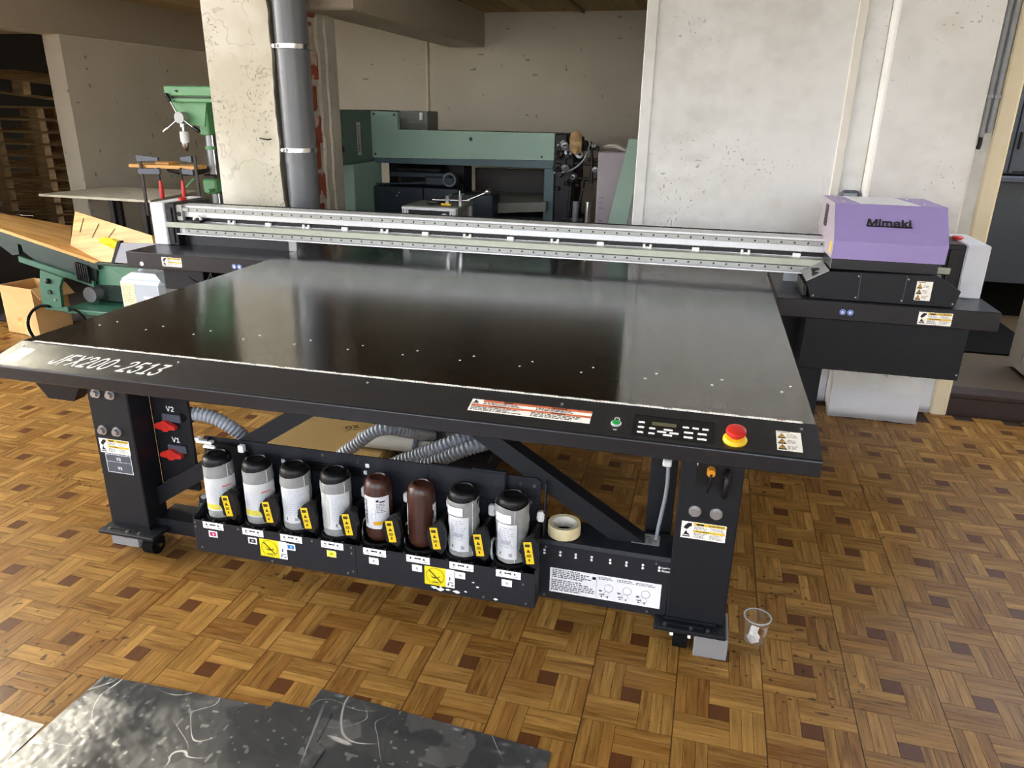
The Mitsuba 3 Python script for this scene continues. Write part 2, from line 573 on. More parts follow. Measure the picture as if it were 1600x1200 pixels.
CEIL = 2.46
struct('floor_back', box(-7.5, 3.6, 2.47, 7.5, -0.12, -0.002), 'dark_concrete', 'dark concrete floor of the back room behind the printer')
struct('floor_side', cat(box(3.62, 6.4, 2.52, 6.2, -0.1, 0.125)), 'side_floor', 'raised brown floor of the side room beyond the doorway')
struct('trim_3', cat(box(3.62, 6.2, 2.47, 2.521, -0.1, 0.10, 0.004), box(3.62, 6.2, 2.47, 2.60, 0.10, 0.129, 0.004)), 'step_brown', 'dark brown step edge at the doorway')

# right wall: the big plastered pier with its pilaster, the recess with the conduits, the doorway
wr = struct('wall_right', cat(box(1.786, 2.99, 2.45, 2.85, 0, 3.6, 0.012), box(2.985, 3.445, 2.305, 2.85, 0, 3.6, 0.010), box(3.43, 3.552, 2.45, 2.85, 0, 3.6)), 'plaster', 'off-white plastered pier wall with stains behind the purple carriage')
add('wall_right__edge_band', box(1.784, 1.850, 2.442, 2.46, 0.0, 3.6, 0.006), 'plaster')
add('wall_right__strip', box(2.828, 2.874, 2.436, 2.46, 0.3, 3.6, 0.004), 'white_wall')
foot = box(2.975, 3.43, 2.245, 2.33, 0.0, 0.30, 0.0).subdivide().subdivide().subdivide().subdivide()
fv = foot.vertices
fv[:, 1] += np.where(fv[:, 1] < 2.3, 0.022 * (meshkit.fbm(fv * [14, 1, 18], 3, 5) - 0.5) + 0.05 * np.clip((fv[:, 2] - 0.18) / 0.12, 0, 1), 0)
add('wall_right__foot', trimesh.Trimesh(fv, foot.faces, process=False), 'plaster', smooth=50)
struct('trim_1', cat(box(3.545, 3.625, 2.425, 2.60, 0, 3.6, 0.008), box(3.60, 3.632, 2.44, 2.62, 0, 3.6, 0.004)), 'trim_cream', 'cream painted door jamb at the right edge')
struct('wall_side_back', box(3.3, 6.4, 5.9, 6.1, 0, 3.6), 'concrete', 'grey wall at the back of the side room')
struct('wall_side_left', box(3.3, 3.552, 2.85, 6.1, 0, 3.6), 'concrete', 'grey wall of the side room behind the jamb')
struct('wall_back', box(-3.3, 3.4, 5.6, 5.75, 0, 3.6), 'back_plaster', 'beige plastered wall at the back of the room')
struct('wall_left', box(-3.27, -3.1, 3.62, 5.7, 0, 2.118), 'back_plaster', 'beige wall on the left behind the drill press')
struct('beam_left', box(-3.32, -3.1, 2.3, 5.7, 2.117, 2.7, 0.008), 'beam_concrete', 'painted concrete beam over the opening to the pallets')
bm = struct('beam_middle', box(-0.40, -0.037, 2.72, 5.62, 2.155, 2.7, 0.012), 'beam_concrete', 'concrete beam running back from the column to the wall')
struct('ceiling_back', box(-8.0, 3.6, 2.40, 7.4, CEIL, CEIL + 0.2), 'ceiling_mat', 'board-marked brown ceiling of the back room')
for k, x in enumerate((-2.3, -1.2, 0.9)):
    add('ceiling_back__batten', box(x, x + 0.035, 2.42, 5.6, CEIL - 0.02, CEIL + 0.01, 0.004), 'ceiling_mat')
struct('trim_2', box(-3.5, 3.6, 2.36, 2.42, CEIL + 0.02, 3.65), 'white_wall', 'plastered band above the back room')
struct('ceiling_front', box(-3.6, 6.4, -4.8, 2.45, 3.6, 3.75), 'grey_ceiling', 'grey ceiling of the printing room')
struct('wall_bay_back', box(-8.0, -3.2, 7.2, 7.4, 0, 3.2), 'dark_concrete', 'dark wall behind the pallets')
struct('wall_bay_left', box(-8.0, -7.8, 2.2, 7.4, 0, 3.2), 'dark_concrete', 'dark side wall of the pallet bay')
struct('wall_bay_front', box(-8.0, -3.3, 2.2, 2.32, 0, 3.2), 'dark_concrete', 'dark front wall of the pallet bay')

# walls behind and beside the camera with their window openings
def wall_with_holes(axis, pos, th, a0, a1, z1, holes):
    P = Polygon([(a0, 0), (a1, 0), (a1, z1), (a0, z1)])
    for h in holes:
        P = P.difference(Polygon([(h[0], h[2]), (h[1], h[2]), (h[1], h[3]), (h[0], h[3])]))
    m = trimesh.creation.extrude_polygon(P, th, engine='earcut')
    v = m.vertices
    w = np.zeros_like(v)
    if axis == 1:
        w[:, 0], w[:, 2], w[:, 1] = v[:, 0], v[:, 1], pos + v[:, 2]
    else:
        w[:, 1], w[:, 2], w[:, 0] = v[:, 0], v[:, 1], pos + v[:, 2]
    return trimesh.Trimesh(w, m.faces, process=False)


LW = [(-3.6, 2.25, 0.05, 3.55)]
FW = [(-2.8, 1.2, 0.8, 3.2), (1.8, 5.8, 0.8, 3.2)]
struct('wall_window_left', wall_with_holes(0, -3.5, 0.2, -4.8, 2.4, 3.62, LW), 'white_wall', 'white wall with a wide window on the left')
struct('wall_front', wall_with_holes(1, -4.8, 0.2, -3.5, 6.4, 3.62, FW), 'white_wall', 'white wall with windows behind the camera')
struct('wall_far_right', box(6.2, 6.4, -4.8, 6.2, 0, 3.62), 'white_wall', 'white wall on the far right')
n = 0
for (a0, a1, z0, z1) in LW:
    n += 1
    fr = [box(-3.42, -3.37, a, a + 0.05, z0, z1) for a in np.linspace(a0, a1 - 0.05, 4)] + [box(-3.42, -3.37, a0, a1, z, z + 0.05) for z in (z0, z1 - 0.05)]
    struct(f'window_{n}', cat(*fr), 'white_plastic', 'white window frame on the left')
for (a0, a1, z0, z1) in FW:
    n += 1
    fr = [box(a, a + 0.05, -4.73, -4.68, z0, z1) for a in np.linspace(a0, a1 - 0.05, 3)] + [box(a0, a1, -4.73, -4.68, z, z + 0.05) for z in (z0, z1 - 0.05)]
    struct(f'window_{n}', cat(*fr), 'white_plastic', 'white window frame behind the camera')

# the column with its broken corner
zs = np.linspace(0, 2.7, 109)
rnd = np.random.RandomState(3)
def wob(a, s):
    return a * (meshkit.fbm(np.c_[zs * 9, np.full_like(zs, s), zs * 2], 4, s) - 0.5) * 2
rings = []
for i, z in enumerate(zs):
    a, b, c_, d_ = wob(.03, 1)[i], wob(.035, 2)[i], wob(.025, 3)[i], wob(.02, 4)[i]
    rings.append([(-0.845, 2.352), (-0.405 + .5 * a, 2.35), (-0.415 + a, 2.385 + .3 * d_), (-0.455, 2.42), (-0.46, 2.60), (-0.405, 2.63 + d_), (-0.398, 2.66),
                  (-0.398, 2.90 + c_), (-0.376, 2.905 + c_), (-0.376, 2.975 + .5 * b), (-0.362, 2.98 + .5 * b), (-0.365, 3.12), (-0.845, 3.12)])
R_ = np.array(rings)
nr = R_.shape[1]
V = np.concatenate([np.c_[R_[i], np.full(nr, z)] for i, z in enumerate(zs)])
F = []
for i in range(len(zs) - 1):
    for j in range(nr):
        q = (j + 1) % nr
        F += [[i * nr + j, i * nr + q, (i + 1) * nr + q], [i * nr + j, (i + 1) * nr + q, (i + 1) * nr + j]]
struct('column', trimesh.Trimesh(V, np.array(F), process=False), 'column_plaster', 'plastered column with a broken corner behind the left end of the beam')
for k in range(12):
    z = 0.42 + 0.19 * k + 0.012 * math.sin(k * 2.1)
    y0, y1 = 2.655 + 0.01 * math.sin(k * 1.7), 2.875 + 0.025 * math.sin(k * 2.9)
    add('column__brick', box(-0.43, -0.386 - 0.003 * (k % 3), y0, y1, z, z + 0.172, 0.006), 'brick')
add('column__hook', tube(spline([(-0.53, 2.352, 1.40), (-0.51, 2.325, 1.402), (-0.47, 2.315, 1.397), (-0.435, 2.32, 1.40)], 12), 0.004, 8), 'dark_iron', smooth=True)

# services on the walls
t = thing('drain_pipe', 'grey plastic drain pipe strapped to the broken corner of the column', 'pipe')
add(t + '__pipe', cat(cyl((-0.313, 2.445, 0), (-0.313, 2.445, 1.30), 0.097, 36), cyl((-0.313, 2.445, 1.26), (-0.313, 2.445, 2.7), 0.100, 36)), 'pvc_grey', smooth=40)
for z in (1.925, 1.335):
    k = add(t + '__strap', lathe([(0.101, -0.015), (0.1035, -0.013), (0.1035, 0.013), (0.101, 0.015)], (-0.313, 2.445, z), 44), 'steel', smooth=40)
    add(k + '__screw', cat(cyl((-0.375, 2.350, z), (-0.375, 2.330, z), 0.009, 12), box(-0.388, -0.355, 2.344, 2.362, z - 0.011, z + 0.011)), 'steel')
for dx, z1, lab in ((0, 1.50, 'left one of the two thin grey conduits beside the cream door jamb'), (0.032, 1.62, 'right one of the two thin grey conduits beside the cream door jamb')):
    t = thing('conduit' if not dx else 'conduit_001', lab, 'conduit')
    add(t + '__tube', cyl((3.492 + dx, 2.43, z1 if not dx else 1.52), (3.492 + dx, 2.43, 3.5), 0.0125, 16), 'grey_plastic', smooth=40)
    add(t + '__clip', box(3.477 + dx, 3.507 + dx, 2.414, 2.452, 1.68, 1.70, 0.003), 'grey_plastic')
    if not dx:
        add(t + '__cable_end', tube([(3.492, 2.43, 1.52), (3.494, 2.428, 1.47), (3.488, 2.42, 1.445)], 0.010, 10), 'plastic_black', smooth=True)
t = thing('wall_socket', 'grey wall socket in the corner above the purple carriage', 'socket')
add(t + '__housing', box(2.886, 2.972, 2.395, 2.452, 1.11, 1.219, 0.012), 'slate_plastic')
add(t + '__lid', box(2.898, 2.960, 2.388, 2.398, 1.12, 1.206, 0.004), 'grey_plastic')
t = thing('wall_pipe', 'thin pale pipe running down the back wall near the beam', 'pipe')
scene[t] = PL(cyl((-0.628, 5.585, 0), (-0.628, 5.585, 2.3), 0.014, 10), 'trim_cream', smooth=True)

# ================================================================ the printer
P = thing('flatbed_printer', 'large black flatbed printer with silver gantry beam and purple carriage', 'printer')


def pp(name, mesh, m, smooth=False, **kw):
    return add(P + '__' + name, mesh, m, smooth, **kw)


# bed
bv = box(-0.045, 2.53, 0.0, 2.20, 0.792, 0.82, 0.0015)
bed = pp('bed', bv, 'bed_black', uv=np.c_[bv.vertices[:, 1], -bv.vertices[:, 0]])
plab(bed, 'dark brushed print bed with rows of pale plugs')
for k in range(13):
    for x, y in ((0.06 + 0.2 * k, 0.235), (0.09 + 0.2 * k, 0.291)):
        if x < 2.5:
            add(bed + '__plug', cyl((x, y, 0.8195), (x, y, 0.8208), 0.0036, 10), 'white_plastic')
# front panel: sloping top, rounded nose, fascia
prof = [(0.0, 0.8195), (-0.142, 0.7868)]
for a in np.linspace(77, 0, 7):
    prof.append((-0.1455 - 0.0085 * math.cos(math.radians(a)), 0.7785 + 0.0085 * math.sin(math.radians(a))))
prof += [(-0.154, 0.742), (-0.150, 0.738), (-0.132, 0.738), (-0.132, 0.765), (0.0, 0.795)]
fp = pp('front_panel', prism([(y, z) for y, z in prof], 0, -0.047, 2.532), 'panel_black', smooth=35)
SL = np.array([0, -0.15, -0.0346])
SLU = -SL / np.linalg.norm(SL)


def onp(x, t):
    """a point on the sloping panel: x, and the fraction t of the way down."""
    return np.array([x, 0, 0.8197]) + SL * t


items = []
for k in range(251):
    x = 0.001 + k * 0.00996
    L = 0.008 if k % 10 == 0 else (0.006 if k % 5 == 0 else 0.004)
    items.append(('r', x, 0.0, x + 0.0014, L, '#96969b'))
    if k % 10 == 5:
        items.append(('r', x - 0.012, 0.0085, x + 0.010, 0.0115, '#8a3a34' if k % 50 == 45 else '#6a6a6e'))
label(fp + '__ruler', (0.0, -0.0035, 0.8205), EX, (0, 1, 0), 2.495, 0.0135, '#f4f4f2', items)
# model lettering
tm = text('JFX200-2513', 0.066, False, 0.0009)
wdt = tm.bounds[1][0] - tm.bounds[0][0]
tv = tm.vertices.copy()
tv[:, 0] = tv[:, 0] * (0.405 / wdt) + 0.42 * tv[:, 1]
tm.vertices = tv
edge = tm.copy()
edge.vertices = edge.vertices * [1, 1, 0.6] + [0.0015, -0.003, 0]
kk = add(fp + '__model_lettering', cat(xf(tm, onp(0.157, 0.76), EX, SLU)), 'white_plastic')
plab(kk, 'white model lettering')
label(fp + '__blank_label', onp(-0.008, 0.80), EX, SLU, 0.060, 0.080, '#f6f4e4', [])


def hand_icon(x, y, s, c=BLK):
    return [('p', [(x, y), (x + .9 * s, y), (x + .9 * s, y + .15 * s), (x, y + .15 * s)], c), ('p', [(x + .1 * s, y + .25 * s), (x + .4 * s, y + .9 * s), (x + .55 * s, y + .5 * s), (x + .8 * s, y + .4 * s), (x + .8 * s, y + .25 * s)], c)]


w, h = 0.347, 0.0575
it = [('r', 0.034, .0475, w, .0575, '#c96a4c'), ('r', 0.004, .0245, w, .0335, '#c96a4c')] + hand_icon(.004, .036, .022)
it += dashes(.036, .035, .17, .047, 2, '#55504c', 3) + dashes(.19, .035, .33, .047, 2, '#55504c', 4) + dashes(.006, .003, .165, .024, 3, '#6b6661', 5) + dashes(.18, .003, .33, .024, 3, '#6b6661', 6)
it += [('t', 'WARNING', .235, .0497, .0055, BLK, True, .04), ('t', 'WARNING', .235, .0265, .0055, BLK, True, .04), ('t', 'CAUTION', .06, .0265, .0055, BLK, True, .045), ('r', .095, .0497, .12, .0555, BLK)]
plab(label(fp + '__warning_label', onp(1.593, 0.71), EX, SLU, w, h, '#f4f1ea', it), 'white label with orange warning stripes')


def tri_label(key, O, ex, ey, w, h):
    it = [('r', .08 * w, .93 * h, .55 * w, .965 * h, '#8a5a30')]
    for i in range(3):
        y = h * (0.66 - 0.295 * i)
        it += [('p', [(.06 * w, y), (.38 * w, y), (.22 * w, y + .24 * h)], '#4a3a22'), ('p', [(.10 * w, y + .02 * h), (.34 * w, y + .02 * h), (.22 * w, y + .20 * h)], '#d29a3c'),
               ('r', .06 * w, y - .035 * h, .38 * w, y + .01 * h, BLK), ('r', .205 * w, y + .05 * h, .235 * w, y + .14 * h, BLK)]
        it += dashes(.42 * w, y, .92 * w, y + .2 * h, 3, '#a09c94', 7 + i)
    return label(key, O, ex, ey, w, h, '#efece2', it)


tri_label(fp + '__safety_label', onp(2.425, 0.838), EX, SLU, 0.062, 0.083)
# power switch, control panel, emergency stop
n_ = np.cross(EX, SLU)
pb = label(fp + '__power_switch', onp(1.985, 0.87), EX, SLU, 0.052, 0.086, '#1d1d1f',
           [('p', ring(.026, .060, .0055, .0078), '#e8e8e4'), ('r', .0245, .062, .0275, .0705, '#1d1d1f'), ('r', .0252, .061, .0268, .0695, '#e8e8e4'), ('t', 'ON', .0215, .008, .006, '#d8d8d4', True, .009), ('p', ring(.026, .043, .0245, .026), '#2c2c30')])
gb = onp(2.011, 0.62)
add(fp + '__green_button', cat(lathe([(0.0145, 0), (0.0145, .003), (0.011, .005), (0.011, .0045)], gb, 28, n_)), 'alu', smooth=30)
add(fp + '__green_button', lathe([(0.011, 0.003), (0.0105, .006), (0.0, .007)], gb, 28, n_), 'green_button', smooth=30)
cpl = add(fp + '__control_panel', xf(cat(box(0, .214, 0, .091, 0, .0012), *[box(a, b, c_, d_, .0005, .0022) for a, b, c_, d_ in ((0, .214, .0895, .091), (0, .0015, .02, .091), (.2125, .214, .015, .091))]), onp(2.056, 0.875), EX, SLU), 'plastic_black')
add(fp + '__display', xf(box(0, .064, 0, .0145, 0, .0022, .0006), onp(2.1055, 0.545), EX, SLU), 'lcd')
for x, tt in [[2.078, 0.506], [2.078, 0.65], [2.078, 0.799], [2.108, 0.655], [2.108, 0.8], [2.134, 0.728], [2.15, 0.654], [2.166, 0.733], [2.15, 0.805], [2.195, 0.519], [2.22, 0.517], [2.246, 0.52], [2.203, 0.664], [2.238, 0.665], [2.203, 0.802], [2.238, 0.812]]:
    wk = 0.024 if x > 2.13 and tt > 0.6 else 0.017
    add(fp + '__key', xf(box(-wk / 2, wk / 2, -.0032, .0032, 0.0005, .0042, .0012), onp(x, tt), EX, SLU), 'white_plastic')
es = onp(2.321, 0.70)
add(fp + '__emergency_stop_collar', lathe([(0.031, 0), (0.031, .004), (0.026, .010), (0.018, .012), (0, .012)], es, 36, n_), 'yellow_plastic', smooth=30)
add(fp + '__emergency_stop_button', lathe([(0.015, .010), (0.015, .020), (0.0245, .022), (0.026, .027), (0.0245, .034), (0.018, .037), (0.0, .038)], es, 36, n_), 'red_plastic', smooth=35)
for x, tt in ((-0.011, .19), (0.597, .19), (1.255, .19), (1.85, .21), (2.49, .18)):
    add(fp + '__screw', lathe([(0.0042, 0), (0.0042, .002), (0.0025, .003), (0, .003)], onp(x, tt), 12, n_), 'steel', smooth=30)

# legs with bolts and labels
LEG = {'front_left': (0.122, 0.29), 'front_right': (2.194, 2.372)}


def warn_label(key, O, ex, ey, w, h, seed):
    it = [('r', .27 * w, .80 * h, .98 * w, .97 * h, '#d9b53a'), ('r', .27 * w, .40 * h, .98 * w, .54 * h, '#d9b53a'),
          ('t', 'WARNING', .60 * w, .83 * h, .10 * h, BLK, True, .34 * w), ('t', 'WARNING', .33 * w, .425 * h, .09 * h, BLK, True, .30 * w),
          ('r', .33 * w, .83 * h, .50 * w, .92 * h, BLK)]
    it += hand_icon(.04 * w, .10 * h, .19 * w) + [('p', [(.05 * w, .62 * h), (.12 * w, .52 * h), (.20 * w, .72 * h), (.14 * w, .92 * h), (.09 * w, .78 * h)], BLK), ('r', .15 * w, .74 * h, .23 * w, .92 * h, BLK)]
    it += dashes(.29 * w, .57 * h, .60 * w, .78 * h, 3, '#7d7a74', seed) + dashes(.64 * w, .57 * h, .96 * w, .78 * h, 3, '#9a978f', seed + 1) + dashes(.29 * w, .08 * h, .60 * w, .38 * h, 4, '#7d7a74', seed + 2) + dashes(.64 * w, .08 * h, .96 * w, .38 * h, 4, '#9a978f', seed + 3)
    return label(key, O, ex, ey, w, h, '#f3f1ea', it)


def bolt(key, x, y, z, r=0.0185):
    hexa = [(r * .68 * math.cos(a), r * .68 * math.sin(a)) for a in np.arange(6) * math.pi / 3 + 0.4]
    m = cat(lathe([(r, 0), (r, .004), (0, .004)], (x, y, z), 22, (0, -1, 0)), xf(trimesh.creation.extrude_polygon(Polygon(hexa), .016, engine='earcut'), (x, y, z), EX, EZ))
    return add(key, m, 'light_metal')


for nm, (x0, x1) in LEG.items():
    lg = pp('leg', cat(box(x0, x1, 0.058, 0.166, 0.092, 0.78, 0.004)), 'frame_black')
    xs = (x0 + .042, x0 + .102) if nm == 'front_left' else (2.247, 2.308)
    for x in xs:
        bolt(lg + '__bolt', x, 0.058, 0.486 if nm == 'front_left' else 0.4835)
    if nm == 'front_left':
        for x in xs:
            bolt(lg + '__bolt', x, 0.058, 0.628)
        warn_label(lg + '__warning_label', (0.137, 0.0575, 0.395), EX, EZ, 0.128, 0.057, 11)
        label(lg + '__valve_label', (0.153, 0.0575, 0.317), EX, EZ, 0.110, 0.075, '#c3c7cc',
              [('r', .003, .003, .107, .072, '#4c525c'), ('r', .003, .044, .107, .0455, '#c3c7cc'), ('t', 'V2', .045, .052, .011, WHT, True), ('t', 'V1', .045, .015, .011, WHT, True)])
    else:
        warn_label(lg + '__warning_label', (2.213, 0.0575, 0.389), EX, EZ, 0.130, 0.057, 21)
        rec = add(lg + '__socket_recess', box(2.241, 2.331, 0.053, 0.060, 0.575, 0.66), 'plastic_black')
        add(lg + '__plug', cat(cyl((2.279, .058, .626), (2.279, .030, .624), .012, 18), cyl((2.279, .032, .624), (2.279, .026, .624), .006, 12)), 'orange_plastic', smooth=40)
        add(lg + '__plug_lead', tube(spline([(2.279, .026, .624), (2.279, .022, .605), (2.276, .026, .577), (2.274, .030, .565)], 12), .0035, 8), 'plastic_black', smooth=True)
        add(lg + '__keyed_clip', cat(tube(spline([(2.324, .05, .63), (2.324, .03, .61), (2.323, .028, .575), (2.322, .035, .553)], 12), .0085, 10), box(2.312, 2.32, .045, .056, .596, .616, .002)), 'plastic_black', smooth=40)
        add(lg + '__small_tag', prism([(2.235, .650), (2.243, .655), (2.243, .625)], 1, .054, .0575), 'white_plastic')
# rear legs and the frame under the bed
for x0, x1 in ((0.10, 0.28), (2.20, 2.38)):
    pp('rear_leg', box(x0, x1, 1.86, 1.98, 0.0, 0.78, 0.004), 'frame_black')
pp('frame_rail', box(0.05, 2.45, 0.03, 0.10, 0.715, 0.79, 0.003), 'frame_black')
pp('frame_rail', box(0.05, 2.45, 1.88, 1.95, 0.715, 0.79, 0.003), 'frame_black')
for x in (0.05, 0.85, 1.60, 2.38):
    pp('frame_rail', box(x, x + 0.07, 0.10, 1.88, 0.725, 0.79, 0.003), 'frame_black')
pp('rear_crossbar', box(0.28, 2.20, 1.89, 1.95, 0.10, 0.17, 0.003), 'frame_black')
pp('brace', prism([(0.235, 0.125), (0.29, 0.160), (0.29, 0.235), (1.02, 0.703), (1.02, 0.716), (0.92, 0.716), (0.235, 0.2005)][:0] or [(0.255, 0.139), (0.271, 0.223), (1.04, 0.716), (1.14, 0.716), (0.30, 0.168)], 1, 0.127, 0.187), 'frame_black')
pp('brace', prism([(1.36, 0.716), (1.46, 0.716), (2.19, 0.253), (2.19, 0.175)], 1, 0.127, 0.187), 'frame_black')
pp('lower_crossbar', cat(box(0.26, 0.60, 0.10, 0.11, 0.060, 0.122, 0.002), box(0.29, 0.60, 0.10, 0.21, 0.116, 0.122)), 'frame_black')
# feet
for k, (x0, x1, y0) in enumerate(((0.105, 0.345, 0.005), (2.160, 2.380, 0.005))):
    fpz = pp('foot_plate', cat(box(x0, x1, y0, 0.20, 0.078, 0.092, 0.003), box(x0 + .03, x0 + .19, 0.052, 0.056, 0.092, 0.099), box(x0 + .02, x0 + .15, 0.028, 0.034, 0.092, 0.096)), 'frame_black')
    cx = 0.30 if k == 0 else 2.245
    add(fpz + '__castor', cat(cyl((cx - .022, .055, .036), (cx + .022, .055, .036), .036, 26), cyl((cx, .055, .05), (cx, .055, .08), .016, 14)), 'rubber', smooth=40)
    add(fpz + '__axle_bolt', cat(cyl((cx + .022, .055, .036), (cx + .032, .055, .036), .008, 6), cyl((cx - .032, .055, .036), (cx - .022, .055, .036), .008, 6)), 'chrome')
    for dx in (0.035, 0.115, 0.165):
        add(fpz + '__bolt', cyl((x0 + dx, y0 + .02, .092), (x0 + dx, y0 + .02, .096), .006, 6), 'steel')
pp('under_bracket', hull([(-0.10, .02, .715), (0.17, .02, .715), (-0.10, .14, .715), (.17, .14, .715), (-0.04, .05, .588), (.068, .05, .588), (-.04, .10, .588), (.068, .10, .588)]), 'frame_black')
pp('cable', tube(spline([(2.150, .19, .72), (2.152, .185, .60), (2.158, .18, .50), (2.150, .17, .40), (2.140, .16, .30)], 24), .006, 8), 'grey_plastic', smooth=True)
ct = pp('cable_tie', box(2.138, 2.166, .168, .192, .560, .582, .004), 'white_plastic')
pp('frame_post', box(2.10, 2.185, 0.22, 0.30, 0.16, 0.74, 0.003), 'frame_black')
pp('cable_chain', cat(*[box(2.40 + .008 * (k % 2), 2.47, .42 + .022 * k, .438 + .022 * k, .63, .70, .003) for k in range(12)]), 'plastic_black')

# valve panel with the two red valves and the suction hose
vp = pp('valve_panel', box(0.278, 0.438, 0.176, 0.190, 0.215, 0.585, 0.002), 'frame_black')
for z, s, x in ((0.5345, 'V2', .357), (0.4105, 'V1', .362)):
    add(vp + '__lettering', xf(text(s, .019, True, .0008), (x - .013, .1755, z), EX, EZ), 'white_plastic')
    add(vp + '__valve_plate', box(x - .030, x + .048, .166, .177, z - .041, z - .010, .003), 'slate_plastic')
for z, x in ((0.481, .346), (0.366, .353)):
    prof = [(-.046, -.004), (-.042, .006), (-.020, .012), (-.008, .021), (.008, .021), (.020, .012), (.042, .006), (.046, -.004), (.042, -.010), (.016, -.013), (.008, -.020), (-.008, -.020), (-.016, -.013), (-.042, -.010)]
    add(vp + '__red_handle', cat(prism([(x + a, z + b) for a, b in prof], 1, .150, .166), cyl((x, .148, z), (x, .166, z), .012, 18)), 'red_plastic')


def corrugated(pts, r, pitch, n=16):
    L = np.linalg.norm(np.diff(np.asarray(pts, float), axis=0), axis=1).sum()
    k = int(L / pitch * 8)
    q = spline(pts, k)
    ph = np.arange(k) / 8.0 * 2 * np.pi
    return tube(q, r * (1 + 0.10 * np.sin(ph)), n)


hz = pp('suction_hose', corrugated([(0.405, .20, .515), (0.45, .215, .517), (0.53, .24, .485), (0.60, .27, .415), (0.66, .30, .35), (0.72, .36, .25)], .0245, .0145), 'hose_grey', smooth=True)
add(hz + '__collar', cyl((0.398, .196, .514), (0.428, .206, .517), .029, 22), 'rubber', smooth=40)

# ---------------------------------------------------------------- ink station
IS = pp('ink_station', cat(box(0.56, 1.788, -0.030, -0.026, 0.105, 0.2315, 0.001)), 'tray_black')
plab(IS, 'black ink tray front with white and coloured tags')
add(IS + '__floor', box(0.562, 1.786, -0.026, 0.125, 0.105, 0.110), 'tray_black')
for x in (0.560, 1.784):
    add(IS + '__end_plate', prism([(-0.026, .105), (0.12, .105), (0.12, .485), (0.10, .485), (0.085, .29), (0.0, .246), (-0.026, .243)], 0, x, x + .004), 'tray_black')
add(IS + '__back_plate', prism([(0.530, .47), (0.535, .482), (1.752, .488), (1.766, .478), (1.766, .11), (0.530, .11)], 1, 0.120, 0.125), 'tray_black')
add(IS + '__raised_cover', cat(box(1.395, 1.655, 0.100, 0.1185, 0.402, 0.499, 0.004), box(1.54, 1.655, 0.104, 0.117, 0.497, 0.503)), 'tray_black')
vz = add(IS + '__vent_strip', cat(*[box(.862 + .0085 * k, .867 + .0085 * k, .110, .1205, .412, .432) for k in range(33)], box(.855, 1.15, .116, .121, .405, .44)), 'plastic_black')
for x, z in ((0.845, .425), (1.155, .425), (1.165, .452)):
    add(IS + '__screw_plate', box(x - .007, x + .007, .117, .1205, z - .007, z + .007, .001), 'white_plastic')
for x, z in ((0.70, .445), (1.00, .47), (1.13, .46), (1.70, .46), (1.735, .40), (1.745, .46)):
    add(IS + '__screw', cyl((x, .1205, z), (x, .117, z), .006, 12), 'steel')
for x, z in ((0.570, .222), (0.570, .205), (0.585, .125), (0.74, .222), (0.86, .115), (1.02, .222), (1.163, .222), (1.163, .20), (1.165, .13), (1.145, .12), (1.75, .19), (1.76, .12), (1.62, .118)):
    add(IS + '__screw', cyl((x, -.030, z), (x, -.0325, z), .0035, 10), 'steel')
add(IS + '__seam', box(1.1765, 1.1785, -.0305, -.0295, .105, .2315), 'plastic_black')
for q, (x, z, w) in enumerate(((1.452, .122, .012), (1.475, .118, .016), (1.50, .121, .010), (1.53, .119, .014), (1.56, .125, .007), (1.60, .150, .006), (1.585, .165, .005), (1.66, .116, .010), (1.475, .128, .006))):
    rq = random.Random(q)
    blob = [(x + w * rq.uniform(.55, 1.1) * math.cos(a_), z + .45 * w * rq.uniform(.5, 1.1) * math.sin(a_)) for a_ in np.arange(11) * 2 * math.pi / 11]
    add(IS + '__ink_splash', prism(blob, 1, -.0308, -.0298), 'white_plastic')
BX = [0.632, 0.787, 0.930, 1.080, 1.233, 1.385, 1.530, 1.692]
TAG = [('magenta', '#b31857'), ('black', '#22242a'), ('cyan', '#2a78bd'), ('yellow', '#e3d62e'), ('white', '#dfe0de'), ('white', '#dfe0de'), ('white', '#dfe0de'), ('white', '#dfe0de')]
LXX = [0.640, 0.795, 0.941, 1.093, 1.246, 1.398, 1.546, 1.701]
